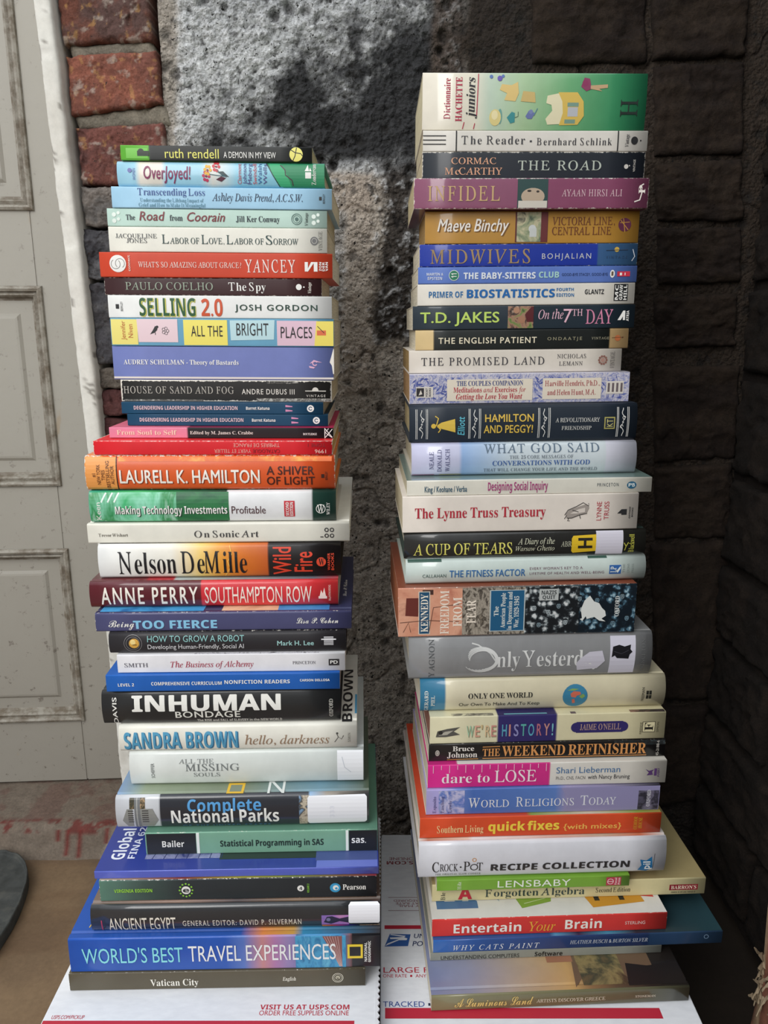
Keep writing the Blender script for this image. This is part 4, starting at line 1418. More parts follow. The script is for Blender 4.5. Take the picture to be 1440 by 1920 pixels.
for key, dx, lab in (('degen1', 0, 'upper of two identical thin teal-blue paperbacks with pale pink lettering'), ('degen2', 11, 'lower of two identical thin teal-blue paperbacks, shifted slightly to the right')):
    R_, F, P = book(key, 'th', 0.150, '#1f4a68', lab, GL, gloss=.25, page='#f0eee8')
    r = 228 if key == 'degen1' else 239
    o = r - 228
    F.text('DEGENDERING LEADERSHIP IN HIGHER EDUCATION', 'H', '#e8c9cf', 251 + o, 445 + o, .36, .68); F.text('Barret Katuna', 'H', WHITE, 461 + o, 505 + o, .38, .64, 'a')
    F.poly('#d892b8', [(535 + o, .62), (548 + o, .62), (548 + o, .70), (535 + o, .80)], 'e', 2); F.poly('#d892b8', [(535 + o, .22), (548 + o, .26), (548 + o, .34), (535 + o, .42)], 'e', 2)
    F.disc(WHITE, 582 + o, .5, 6.6); F.ring('#1f4a68', 582 + o, .5, 3.8, 1.5, a0=30, a1=330)
    flush_faces([F, P], R_)

R_, F, P = book('soul', 'th', 0.155, [(0, '#e889a4'), (.345, '#e889a4'), (.35, '#232124'), (1, '#232124')],
                'thin paperback, pink at the left and black at the right, with cream title', GL, gloss=.25, top=[(0, '#de6f88'), (.345, '#de6f88'), (.35, '#8c2a4a'), (1, '#b32650')])
F.text('From Soul to Self', 'B', '#f3dcc3', 219, 331, .32, .76); F.text('Edited by M. James C. Crabbe', 'B', '#e6e2da', 356, 474, .38, .68, 'a')
F.text('ROUTLEDGE', 'B', WHITE, 568, 594, .32, .52, 'e'); F.line(WHITE, [(609, .02), (609, .98)], 1.4)
F.line(WHITE, [(610, .1), (623, .9)], 1.4); F.line(WHITE, [(610, .9), (623, .1)], 1.4); F.line(WHITE, [(622, .1), (610, .55), (616, .95)], 1.2)
flush_faces([F, P], R_)

R_, F, P = book('catalog', 'pb', 0.150, '#e02730', 'bright red paperback lying upside down with faint inverted lettering', GL, wear=.7, gloss=.35, page='#e9c27a')
F.text('TIMBRES DE FRANCE', 'N', '#f0a89c', 437, 524, .58, .84, 't', 2); F.text('CATALOGUE', 'N', '#8c2028', 473, 524, .16, .42, 't', 2); F.text('YVERT ET TELLIER', 'N', '#f0a89c', 401, 470, .16, .42, 'a', 2)
F.text('TOME 1', 'N', '#8c2028', 577, 610, .60, .84, 's', 2); F.text('1996', 'N', '#f3c4b8', 590, 611, .14, .40, 's', 2)
flush_faces([F, P], R_)

R_, F, P = book('laurell', 'hc', 0.165, [(0, '#f09a4e'), (.068, '#ee964a'), (.072, '#e2622f'), (.5, '#e5622c'), (1, '#e2592a')],
                'thick orange hardcover with large white sans-serif author lettering', GL, wear=.6, gloss=.4, top='#df7a35')
F.rect('#f2a254', 161, 218, .04, .96, layer=0); F.rect('#33231d', 217.2, 219, .02, .98, 'p', 2); F.pic(['#e2672e', '#e8742f', '#f6b04e'], 222, 622, .84, .97, 60)
for i, q in enumerate(('#1', 'NEW YORK', 'TIMES', 'BESTSELLING', 'AUTHOR')):
    F.text(q, 'g', '#5a2f1e', 172 + 8.6 * i, 178.5 + 8.6 * i, (.40, .18, .30, .08, .18)[i], (.50, .76, .60, .86, .72)[i], 's', 1)
F.text('LAURELL K. HAMILTON', 'G', '#8a3a20', 224, 487, .20, .59, 'a', layer=4); F.text('LAURELL K. HAMILTON', 'G', '#fbf6ec', 223, 486, .215, .60, 'a')
F.text('A SHIVER', 'G', '#4a2018', 499, 589, .46, .70); F.text('OF LIGHT', 'G', '#4a2018', 499, 590, .16, .40)
F.rect('#3a1c14', 602, 608, .36, .47, 'e', 2); F.text('BERKLEY', 'g', '#3a1c14', 609.5, 614, .3, .55, 'e', 1)
flush_faces([F, P], R_)

R_, F, P = book('tech', 'hc', 0.165, [(0, '#3fae8f'), (.1, '#2fa566'), (.2, '#4cc277'), (.3, '#1f8a4a'), (.4, '#2b6a48'), (.557, '#2a4a3c'), (.56, '#ecedef'), (.9, '#eceded'), (.905, '#26463c'), (1, '#22423a')],
                'hardcover with swirling green spine, white band and small red square', GL, gloss=.5, top=[(0, '#3a9c84'), (.5, '#2b6f52'), (1, '#245040')])
F.pic(['#1f7f5c', '#33b06a', '#8fd9b8', '#2a8f4f', '#c9efe0'], 168, 330, .04, .96, 22, aniso=(1, 1, .25))
F.pic(['#1b5a3c', '#2f7a48', '#27523f'], 330, 428, .04, .96, 30, aniso=(.6, 1, 2)); F.text('Keen', 'g', WHITE, 179, 188, .10, .66, 'a', 1)
for x in (190, 202, 214): F.line('#e9f7ef', [(x, .66), (x + 6, .86), (x + 9, .95)], 3, 'd', 3)
F.text('Making Technology Investments', 'H', '#1d3a2c', 216.5, 426.5, .265, .52, layer=4); F.text('Making Technology Investments', 'H', WHITE, 215, 425, .28, .53); F.text('Profitable', 'g', '#55383c', 433, 497, .28, .52)
F.rect('#c9303c', 532, 552, .17, .68, 'e', 2); F.text('SECOND', 'H', WHITE, 535, 541, .2, .64, 'e', 1); F.text('EDITION', 'H', WHITE, 543, 549, .2, .64, 'e', 1)
F.ring(WHITE, 601, .42, 9, 1.2); F.text('W', 'R', WHITE, 594, 608, .28, .55, 'e'); F.text('WILEY', 'R', WHITE, 612, 618, .22, .62, 'e', 1)
flush_faces([F, P], R_)

R_, F, P = book('sonic', 'hs', 0.225, '#ebe8db', 'plain ivory book with one centred grey title line, wider than its neighbours', GL, gloss=.2, page='#f3f0e4', wear=.15)
F.text('Trevor Wishart', 'R', '#6d685c', 184, 239, .36, .52, 'a'); F.text('On Sonic Art', 'R', '#4a4a4a', 363, 484, .28, .62)
for v, h_ in ((.22, .5), (.52, .85)):
    F.ring('#2c2a2c', 612, v + .1, 4.2, 1.8); F.ring('#2c2a2c', 622, v + .1, 4.2, 1.8)
F.line('#2c2a2c', [(606, .26), (600, .26)], 1.8)
flush_faces([F, P], R_)

R_, F, P = book('demille', 'hc', 0.155, [(0, '#eff0ee'), (.30, '#f1ede0'), (.42, '#f6d27a'), (.50, '#f0a63e'), (.58, '#e07a26'), (.697, '#c9622a'), (.70, '#211b1b'), (1, '#1b1718')],
                'thick hardcover whose spine runs from white through yellow and orange to black', GL, gloss=.4, top='#2a2624')
F.text('Nelson DeMille', 'R', '#17171b', 221, 462, .14, .80, 'a'); F.text('Wild', 'G', '#e0452c', 511, 545, .08, .90, 't', 1); F.text('Fire', 'G', '#e0452c', 551, 585, .16, .76, 't', 1)
F.line('#f8c860', [(430, .95), (434, .7), (426, .5), (430, .3), (420, .05)], 1.5, 'd'); F.disc('#dd4a2e', 602, .46, 9, 'e'); F.text('W', 'B', '#1b1718', 597, 608, .36, .56, 'e')
F.text('WARNER', 'G', '#dd4a2e', 614, 619, .2, .72, 'e', 1); F.text('BOOKS', 'G', '#dd4a2e', 621, 626, .2, .72, 'e', 1)
flush_faces([F, P], R_)

R_, F, P = book('perry', 'hc', 0.158, [(0, '#5c1a24'), (.445, '#5f1822'), (.449, '#d9303a'), (1, '#dd3a3e')],
                'hardcover with half dark maroon, half bright red spine and white lettering', GL, gloss=.7, crinkle=.5, top=[(0, '#5a1c22'), (.22, '#6a1c22'), (.23, '#a8232c'), (.33, '#a8232c'), (.34, '#a9b3b2'), (.9, '#6b6a72'), (1, '#b5444a')])
F.text('ANNE PERRY', 'G', '#f5ece0', 189, 370, .16, .80, 'a', track=.12); F.text('SOUTHAMPTON ROW', 'g', '#f6e2d8', 383, 584, .16, .78)
F.rect('#f4d9d0', 597, 613, .30, .40, 'e', 2); F.poly('#f4d9d0', [(599, .40), (602, .64), (605, .5), (608, .72), (611, .4)], 'e', 2); F.text('BALLANTINE BOOKS', 'g', '#f4c9c0', 616, 620, .22, .82, 'e', 1)
flush_faces([F, P], R_)

R_, F, P = book('fierce', 'hs', 0.175, '#4c4d74', 'slate violet book with pale blue block title and white script author name', GL, gloss=.4, wear=.25, top='#34375a', page='#f1efe9')
P.pic(['#3f96cf', '#4fa6dc', '#2a6ca8'], 186, 380, 0, 80, 30, 'c', 1); P.pic(['#c9906a', '#e6c3a0', '#dba37c'], 414, 520, 0, 60, 30, 'c', 1); P.pic(['#2f6fb8', '#4d97d2'], 520, 617, 0, 30, 30, 'c', 1)
F.text('Being', 'S', WHITE, 203, 251, .26, .62); F.text('TOO FIERCE', 'K', '#8cc9ea', 249, 406, .16, .60); F.text('Lisa P. Cohen', 'S', WHITE, 555, 634, .36, .66, 'a')
P.text('Lisa P. Cohen', 'S', WHITE, 641, 648, 40, 90, 'c', 1)
flush_faces([F, P], R_)

R_, F, P = book('robot', 'hc', 0.160, '#2f2d30', 'charcoal book with round golden emblem and thin aqua title', GL, gloss=.35, wear=.2)
F.text('HOW TO GROW A ROBOT', 'g', '#8fc4c2', 276, 457, .58, .86); F.text('Developing Human-Friendly, Social AI', 'N', '#dedee0', 276, 456, .24, .46, 's'); F.text('Mark H. Lee', 'G', '#a6d2cf', 519, 588, .36, .58, 'a')
F.ring('#8a8788', 249, .52, 17, .8); F.ring('#8a8788', 249, .52, 13, .7); F.disc('#d9a64a', 251, .52, 9.5); F.disc('#f1d78c', 249, .58, 5); F.rect('#3a2c1a', 248, 256, .44, .47, 'e', 4)
for i in range(6): F.rect('#d4d3d6', 607, 625, .36 + .07 * i, .40 + .07 * i, 'e', 2)
F.rect('#d4d3d6', 602, 630, .60, .66, 'e', 2)
flush_faces([F, P], R_)

R_, F, P = book('alchemy', 'pb', 0.150, '#ecebee', 'slim white paperback with crimson italic title and grey capitals', GL, gloss=.25, page='#f1efe9')
F.text('SMITH', 'R', '#6c6a72', 233, 277, .34, .56, 'a'); F.text('The Business of Alchemy', 'I', '#b23a52', 319, 474, .30, .62); F.text('PRINCETON', 'R', '#55535a', 548, 591, .42, .58, 'e')
F.rect('#2a282c', 616, 636, .32, .68, 'e', 2); F.text('PD', 'G', WHITE, 619, 633, .42, .60, 'e')
P.pic(['#8c8a8e', '#eceaf0', '#3a393c'], 364, 598, 0, 4, 240, 'c', 1)
flush_faces([F, P], R_)

R_, F, P = book('compre', 'pb', 0.200, '#2563b8', 'royal blue workbook with white bold capitals above the big black hardcover', GL, gloss=.3, page='#efe9e2')
F.text('LEVEL 2', 'H', WHITE, 221, 251, .34, .52, 's'); F.text('COMPREHENSIVE CURRICULUM', 'H', WHITE, 283, 415, .38, .58); F.text('NONFICTION READERS', 'H', WHITE, 420, 543, .42, .64); F.text('CARSON DELLOSA', 'H', WHITE, 562, 618, .52, .66, 'e')
flush_faces([F, P], R_)

R_, F, P = book('inhuman', 'hc', 0.158, '#272829', 'thick black hardcover with very large heavy white capitals', GL, gloss=.45, page='#f1ece0')
F.text('DAVIS', 'G', '#f0efe8', 211, 219, .03, .84, 'a', 1); F.text('INHUMAN', 'K', '#f0efe8', 247, 526, .42, .88, track=-.02); F.text('BONDAGE', 'G', '#e7e6dd', 327, 449, .20, .40, track=.04)
F.text('The RISE and FALL of SLAVERY in the NEW WORLD', 'H', '#cfcdc6', 367, 527, .055, .14, 's'); F.text('OXFORD', 'R', '#d8d6cd', 617, 624, .18, .72, 'e', 1)
flush_faces([F, P], R_)

R_, F, P = book('sandra', 'hc', 0.158, '#efede1', 'ivory hardcover with condensed blue capitals and tan italic title', GL, gloss=.5, crinkle=.3)
F.text('SANDRA BROWN', 'H', '#2f6f98', 233.5, 446, .10, .75, 'a', layer=4); F.text('SANDRA BROWN', 'H', '#57a0c4', 232, 444, .13, .77, 'a'); F.text('hello, darkness', 'I', '#9c7f66', 458, 617, .25, .60)
F.line('#4a4844', [(627, .3), (634, .5), (640, .42), (644, .56)], 1.2); F.line('#4a4844', [(634, .5), (630, .66)], 1.2); F.disc('#4a4844', 632, .64, 2); F.text('SIMON', 'R', '#77746c', 652, 657, .3, .66, 'e', 1)
P.text('BROWN', 'H', '#2a2a2c', 641, 660, 4, 118, 'c', 1); P.rect('#4f9cc4', 665, 669, 20, 60, 'c')
flush_faces([F, P], R_)

R_, F, P = book('souls', 'hc', 0.160, [(0, '#e4e8e4'), (.5, '#dfe5e0'), (1, '#cfd6d3')],
                'pale grey-white hardcover with faint grey title and blank white label at its right end', GL, gloss=.55, crinkle=.4)
F.text('ALL THE', 'R', '#8a8f8e', 335, 400, .68, .80); F.text('MISSING', 'R', '#7a8080', 347, 448, .46, .66); F.text('SOULS', 'R', '#8a8f8e', 362, 411, .28, .40)
F.text('SCHEFFER', 'N', '#5a5f5f', 283, 289, .26, .70, 'a', 1); F.rect('#eef0f4', 632, 681, .06, .96, 'l', 2); F.line('#c8cdd6', [(641, .8), (646, .5), (658, .35)], 1.4, 'l')
flush_faces([F, P], R_)

R_, F, P = book('parks', 'hc', 0.150, [(0, '#c9ccd2'), (.17, '#cdd0d4'), (.175, '#2b2e36'), (.76, '#2b2e36'), (.765, '#8fb4d8'), (.83, '#9a9184'), (1, '#55585a')],
                'thick plastic-covered hardcover with colonnade picture and blank white shelf label', GL, gloss=.95, crinkle=1.0, top=[(0, '#7f9fc4'), (.1, '#8d9a80'), (.5, '#77836c'), (.8, '#6f96a8'), (1, '#56634f')])
F.text('Complete', 'H', '#5aa0d8', 351, 489, .56, .90); F.text('National Parks', 'H', WHITE, 320, 522, .18, .60, layer=6); F.text('OF THE UNITED STATES', 'N', '#4f86b4', 340, 505, .02, .10, 's', track=.2)
F.poly('#8f8f8a', [(229, .30), (238, .66), (248, .66), (248, .08), (238, .08)], 'd', 2); F.poly('#8f8f8a', [(296, .30), (286, .66), (262, .66), (262, .08), (286, .08)], 'd', 2)
F.rect('#77797a', 252, 263, .02, .96, 'd', 3); F.rect('#a9aaa6', 256, 258, .02, .96, 'd', 4); F.pic(['#2e3028', '#4a4636', '#e0b98c'], 243, 252, .66, .96, 200, 'd', 2); F.pic(['#2e3028', '#4a4636', '#e0b98c'], 263, 272, .66, .96, 200, 'd', 2)
for i in range(6): F.rect('#43403e', 240, 250, .24 + .07 * i, .27 + .07 * i, 'd', 4); F.rect('#43403e', 266, 278, .24 + .07 * i, .27 + .07 * i, 'd', 4)
F.pic(['#5a4b3e', '#c9bda8', '#3a3632', '#8fb4d8'], 560, 580, .05, .95, 90, 'd', 2); F.poly('#f1f2f6', [(579, .08), (684, .10), (688, .16), (688, .90), (684, .96), (579, .94), (576, .88), (576, .14)], 'l', 3)
F.text('333', 'g', '#e4e6ee', 618, 626, .30, .66, 'l', 1)
P.rect('#e4b93c', 423, 455, 5, 22, 'c', 1); P.rect('#7f8a78', 428, 450, 8, 19, 'c', 2); P.text('N', 'g', '#dfe3e0', 500, 532, 4, 28, 'c')
flush_faces([F, P], R_)

R_, F, P = book('bailer', 'pb', 0.155, '#7fae96', 'sage green paperback with black blocks at both ends of its spine', GL, gloss=.35, wear=.15, page='#f1efe9', top='#5f8a76')
F.rect('#25282c', 275, 367, .03, .97); F.rect('#eef3ee', 368, 373.5, .02, .98); F.rect('#eef3ee', 648, 653, .02, .98); F.rect('#1e2024', 654, 707, .03, .97)
F.text('Bailer', 'H', WHITE, 304, 345, .36, .64, 'a'); F.text('Statistical Programming in SAS', 'H', '#20302a', 412, 606, .34, .62); F.text('sas.', 'H', '#f4f5f5', 659, 686, .40, .70, 'e')
flush_faces([F, P], R_)

R_, F, P = book('fina', 'th', 0.215, '#5a68c8', 'thin wide violet-blue course book whose cover shows rows of glass panes', GL, gloss=.8, top='#2f3f92', page='#f1efe9')
P.text('Global', 'H', '#e8ecf6', 196, 221, 16, 62, 'c', 1); P.text('FINA 6272', 'H', '#dfe4f4', 228, 242, 17, 78, 'c', 1)
P.pic(['#5a6390', '#8f93b8', '#39427a'], 262, 405, 16, 60, 60, 'c', 1)
for i in range(7): P.line('#2c3566', [(276 + 22 * i, 16), (292 + 20 * i, 50)], 1.4, 'c', 4)
P.rect('#2b3a34', 405, 590, 14, 60, 'c', 1); P.rect('#48568c', 590, 708, 10, 60, 'c', 1); P.rect('#6a78c8', 592, 708, 0, 10, 'c', 1)
flush_faces([F, P], R_)

R_, F, P = book('pearson', 'pb', 0.215, [(0, '#5f8474'), (.12, '#4a5f58'), (.3, '#33393c'), (1, '#2b2d31')],
                'dark textbook fading from green at its left end, with a ring of green dots', GL, gloss=.35, wear=.35, top=[(0, '#b5a58e'), (.3, '#8c3b32'), (.5, '#a8a03e'), (.7, '#7d8a4a'), (1, '#8c3440')])
F.text('VIRGINIA EDITION', 'H', '#9fdc4a', 214, 285, .44, .60, 's'); F.disc(WHITE, 348, .5, 8.5); F.text('e', 'K', '#33393c', 342, 354, .40, .62, 'e')
for a in range(12): F.disc('#8fd04a', 348 + 12 * math.cos(a * .5236), .5 + .31 * math.sin(a * .5236), 1.9, n=8)
F.disc(WHITE, 563, .5, 6.5); F.text('4', 'H', '#33393c', 560, 566, .42, .58, 'e'); F.text('VOLUME 2', 'H', '#8fd04a', 575, 579, .28, .72, 's', 1)
F.disc('#3f9fd0', 628, .5, 10); F.disc(WHITE, 629, .5, 5.5, layer=4); F.disc('#3f9fd0', 630, .47, 2.6, layer=5); F.text('Pearson', 'B', WHITE, 642, 686, .40, .66, 'e')
flush_faces([F, P], R_)

R_, F, P = book('egypt', 'hc', 0.210, '#303235', 'black plastic-covered book with small purple statue picture and curved white label', GL, gloss=1.0, crinkle=.8, top=[(0, '#77665c'), (.3, '#a08374'), (.5, '#54494a'), (.7, '#8a6f58'), (1, '#5a4a42')])
F.text('ANCIENT EGYPT', 'g', '#f0e9da', 203, 328, .06, .60); F.text('GENERAL EDITOR: DAVID P. SILVERMAN', 'G', '#d9d4c8', 341, 564, .22, .46, 'a', track=.12); F.rect('#c0486a', 189, 191, .06, .52, 'p', 2)
F.pic(['#c98fb0', '#b07ac4', '#8c6fb8'], 602, 654, .16, .58, 40, 'd', 2); F.poly('#2c2b44', [(606, .28), (612, .52), (622, .54), (636, .44), (654, .52), (654, .24), (636, .32), (620, .2)], 'd', 3); F.disc('#7a79a0', 615, .4, 4, 'd', 4)
F.pic(['#f08a2a', '#e0492e', '#b02a8a', '#3a2c8a', '#2a2730'], 603, 672, .01, .14, kind='fade'); F.pic(['#7a5a48', '#c9ab90', '#5a4438'], 674, 711, .01, .12, 200, 'd', 1, aniso=(3, 1, .4))
F.poly('#f3f3f8', [(655, .22), (710, .22), (712, .3), (712, .94), (708, .99), (657, .99), (653, .92), (653, .28)], 'l', 5)
flush_faces([F, P], R_)

R_, F, P = book('world', 'hs', 0.215, [(0, '#2256b4'), (.5, '#2459b8'), (.56, '#5a7ac4'), (.62, '#c98a8c'), (.66, '#b57fb0'), (.70, '#9a86b8'), (.727, '#8a7fb4'), (.73, '#2f5f8c'), (.76, '#3f8fc4'), (.87, '#3a86ba'), (.905, '#8c5f62'), (.908, '#26262b'), (1, '#232328')],
                'large bright blue hardcover with sunset and sea photograph, second from the bottom left', GL, gloss=.4, top=[(0, '#2152a8'), (.55, '#2a55a8'), (.62, '#e08a4a'), (.72, '#c99a4a'), (.75, '#3a8ab4'), (1, '#3a3a40')])
F.pic(['#2a6fa0', '#4fa4cf', '#3584b8', '#6fc0dc'], 553, 648, .02, .98, 90, 'd', 1, aniso=(1, 1, .4)); F.poly('#8c5a58', [(604, .97), (641, .97), (641, .02), (634, .12), (622, .5)], 'd', 2)
for i in range(6): F.line('#c9a8a4', [(608 + 5 * i, .96), (624 + 2.6 * i, .5), (636 + i, .06)], 1.0, 'd', 3)
F.text("WORLD'S BEST", 'g', '#8fe6ee', 154, 342, .28, .72); F.text('TRAVEL EXPERIENCES', 'g', '#f1f4f4', 352, 629, .29, .75)
F.rect('#f1d33c', 651, 680, .30, .72, 'e', 2); F.rect('#232328', 655, 676, .37, .65, 'e', 3); F.text('NATIONAL', 'H', WHITE, 683, 688, .20, .78, 'e', 1); F.text('GEOGRAPHIC', 'H', WHITE, 690, 695, .18, .82, 'e', 1)
P.text('A', 'g', '#e0b93c', 160, 172, 14, 34, 'c')
flush_faces([F, P], R_)

R_, F, P = book('vatican', 'pb', 0.220, '#5f5848', 'olive brown guidebook at the bottom of the left pile, on the white box', GL, gloss=.35, wear=.15, page='#e9e4d4')
F.text('Vatican City', 'B', '#f1ede0', 281, 371, .24, .62); F.text('English', 'Z', '#e4dfd0', 529, 554, .42, .64, 's')
F.ring('#d9d3c0', 633, .54, 10.5, 1.2); F.ring('#d9d3c0', 633, .54, 7.6, .8); F.disc('#b8b19c', 633, .54, 4.6); F.text('x', 'B', '#5f5848', 630, 636, .44, .6, 'e', layer=6)
flush_faces([F, P], R_)

# ------------------------------------------------------------------ the right stack, top to bottom
GR = 'books stacked in the right pile'
R_, F, P = book('hachette', 'pb', 0.150, [(0, '#e9e2d2'), (.23, '#e4dfcb'), (.30, '#bfd2bd'), (.45, '#a9c79c'), (.65, '#6fae7a'), (.85, '#3f9062'), (1, '#2b7f58')],
                'very thick dictionary fading cream to green, on top of the right pile', GR, gloss=.85, crinkle=.7, page='#d8cba8', bulge=.0016)
F.text('Dictionnaire', 'R', '#b52a4a', 832, 844, .19, .90, 't', 1); F.text('HACHETTE', 'B', '#b52a4a', 854, 866, .15, .92, 't', 1); F.text('juniors', 'Z', '#2a2a2e', 874, 890, .20, .92, 't', 1)
F.line('#b52a4a', [(894, .24), (896, .98)], 1.6); F.line('#b52a4a', [(868, 0.02), (871, .14)], 1.5); F.line('#b52a4a', [(889, 0.02), (891, .12)], 1.5)
F.poly('#e3dcb8', [(1026, .60), (1046, .64), (1060, .62), (1075, .4), (1072, .12), (1028, .10), (1024, .2), (1036, .34), (1034, .44), (1024, .47)], 'd', 2)
F.poly('#d8b95a', [(1046, .66), (1082, .66), (1094, .5), (1096, .25), (1085, .1), (1050, .09), (1056, .3), (1054, .5)], 'd', 3)
F.rect('#b9bcc0', 1065, 1084, .24, .40, 'd', 4); F.rect('#7a9a8a', 1064, 1085, .41, .48, 'd', 4); F.rect('#7a9a8a', 1060, 1080, .12, .19, 'd', 4)
F.poly('#dcc07a', [(936, .70), (940, .80), (958, .78), (970, .84), (972, .64), (966, .50), (945, .52), (950, .64)], 'd', 2); F.poly('#c9b070', [(976, .50), (980, .68), (1002, .66), (1004, .48)], 'd', 2)
F.disc('#dfcf8a', 929, .22, 11, 'd', 2, ry=14); F.disc('#6fa39a', 938, .24, 4, 'd', 1, ry=13); F.disc('#ece0ae', 928, .26, 6, 'd', 3, ry=8)
F.poly('#3f8f92', [(951, .22), (960, .32), (966, .30), (966, .14), (958, .12)], 'd', 2); F.line('#4a6a5a', [(966, .22), (972, .24), (972, .32)], 1, 'd')
F.disc('#7a86b4', 996, .32, 4, 'd', n=8); F.poly('#6a76a8', [(986, .24), (992, .34), (1004, .30), (998, .2), (990, .2)], 'd', 2); F.line('#5a8a9a', [(1002, .26), (1008, .38)], 1.4, 'd')
F.disc('#8a2f5a', 1096, .82, 6, 'd', n=9); F.poly('#8a3a5e', [(1088, .76), (1094, .92), (1104, .90), (1108, .72), (1098, .68)], 'd', 2); F.poly('#c0a07a', [(1106, .78), (1138, .80), (1138, .74), (1122, .72), (1128, .68), (1106, .72)], 'd', 2)
F.disc('#5a78b4', 920, .93, 3.5, 'd', n=7); F.disc('#6a5ab0', 936, .90, 5, 'd', n=7); F.disc('#5a78b4', 942, .94, 3, 'd', n=7)
F.text('H', 'R', '#1f2a26', 1164, 1196, .24, .54, 'e', 1)
flush_faces([F, P], R_)

R_, F, P = book('reader', 'pb', 0.130, '#dcd8cf', 'pale grey paperback with three black bars and wide-spaced thin title', GR, gloss=.3, page='#c9bb9a')
for v in (.34, .54, .74): F.line(BLACK, [(793, v), (836, v)], 1.6, 'p')
F.line(BLACK, [(855.5, 0.01), (855.5, .99)], 2.2, 'p'); F.line(BLACK, [(1158.5, 0.01), (1158.5, .99)], 2.2, 'p')
F.text('The Reader', 'R', '#3f3f42', 865, 984, .34, .74, track=.10); F.rect('#3f3f42', 993, 997, .44, .53, 't', 2); F.text('Bernhard Schlink', 'R', '#3f3f42', 1006, 1147, .30, .64, 'a', track=.10)
F.text('Vintage', 'R', '#3f3f42', 1172, 1179, .22, .82, 'e', 1); F.disc(BLACK, 1189.5, .52, 6.5, ry=7); F.disc(BLACK, 1201, .52, 1.4)
flush_faces([F, P], R_)

R_, F, P = book('road', 'pb', 0.130, '#262b33', 'blue-black paperback with copper author name and white edge wear', GR, wear=.7, gloss=.4, page='#c9bb9a')
F.text('CORMAC', 'M', '#e0a988', 846, 930, .56, .79, 'a'); F.text('McCARTHY', 'M', '#e0a988', 834, 942, .18, .43, 'a'); F.text('THE ROAD', 'M', '#b9c2b6', 971, 1127, .34, .68, track=.10)
F.disc('#c9c6be', 1174, .47, 4); F.disc('#c9c6be', 1180, .5, 1.2); F.text('VINTAGE', 'g', '#c9c6be', 1187, 1191, .28, .72, 'e', 1)
flush_faces([F, P], R_)

R_, F, P = book('infidel', 'pb', 0.140, '#8a4c68', 'mauve paperback with thin gold capitals and a dim portrait in the middle', GR, wear=.6, gloss=.9, crinkle=.3, page='#cbbb92')
F.text('INFIDEL', 'R', '#c9a878', 802, 937, .26, .74, track=.10); F.rect('#2f4a48', 970, 1027, .03, .97); F.disc('#b9a690', 999, .40, 22, 'd', 2, ry=15); F.disc('#3a3430', 992, .58, 4, 'd', n=10, ry=2); F.disc('#3a3430', 1008, .56, 3, 'd', n=10, ry=2)
F.rect('#cfc9bd', 972, 1026, .03, .26, 'd', 3)
F.text('AYAAN HIRSI ALI', 'R', '#d9b8c0', 1053, 1166, .40, .62, 'a', track=.05)
F.line('#efe6de', [(1190, .22), (1200, .28), (1203, .5), (1199, .72), (1206, .80)], 2.2); F.text('P', 'B', '#efe6de', 1197, 1209, .48, .76, 'e', 1)
flush_faces([F, P], R_)

R_, F, P = book('binchy', 'pb', 0.108, '#b98a3c', 'golden tan paperback with white brush-written name and small table picture', GR, gloss=.6, crinkle=.2, page='#b08d55')
F.text('Maeve Binchy', 'D', '#7a5428', 822, 955, .36, .74, 'a', slant=.1, layer=4); F.text('Maeve Binchy', 'D', '#f4efe6', 820, 953, .38, .76, 'a', slant=.1)
F.rect('#5f2f30', 966, 1027, .04, .97); F.pic(['#3f5048', '#8f9a7a', '#c9c2a0', '#2c3436'], 969, 1014, .05, .96, 70, 'd', 2); F.disc('#cfd3d2', 998, .45, 7, 'd'); F.rect('#c9cdca', 993, 1006, .20, .46, 'd', 4); F.rect('#6a3032', 1014, 1026, .05, .96, 'd', 2)
F.text('VICTORIA LINE,', 'R', '#6e3a26', 1035, 1152, .56, .80); F.text('CENTRAL LINE', 'R', '#6e3a26', 1035, 1146, .26, .50)
F.disc('#5c2440', 1171, .56, 12); F.line('#b98a3c', [(1163, .70), (1178, .40)], 1.4); F.line('#b98a3c', [(1168, .76), (1172, .32)], 1.4); F.line('#b98a3c', [(1162, .62), (1180, .64)], 1.2)
flush_faces([F, P], R_)

R_, F, P = book('midwives', 'pb', 0.130, [(0, '#1f38a0'), (.815, '#20389c'), (.82, '#3a5f8c'), (1, '#42688f')],
                'deep blue paperback with tall thin bronze capitals and grey-blue right end', GR, gloss=.6, wear=.35, crinkle=.2)
F.text('MIDWIVES', 'R', '#a58a62', 807, 994, .14, .76, track=.10); F.text('BOHJALIAN', 'g', '#c9cbd0', 1016, 1108, .32, .56, 'a', track=.18)
F.disc('#c9a84a', 1156, .72, 4.5); F.line('#26344a', [(1136, .68), (1177, .70)], 1.2); F.text('VINTAGE', 'g', '#2c4668', 1136, 1176, .32, .44, 'e', track=.3); F.line('#cfd3d8', [(1186, .72), (1190, .4), (1185, .2)], 1.3, 'p')
flush_faces([F, P], R_)

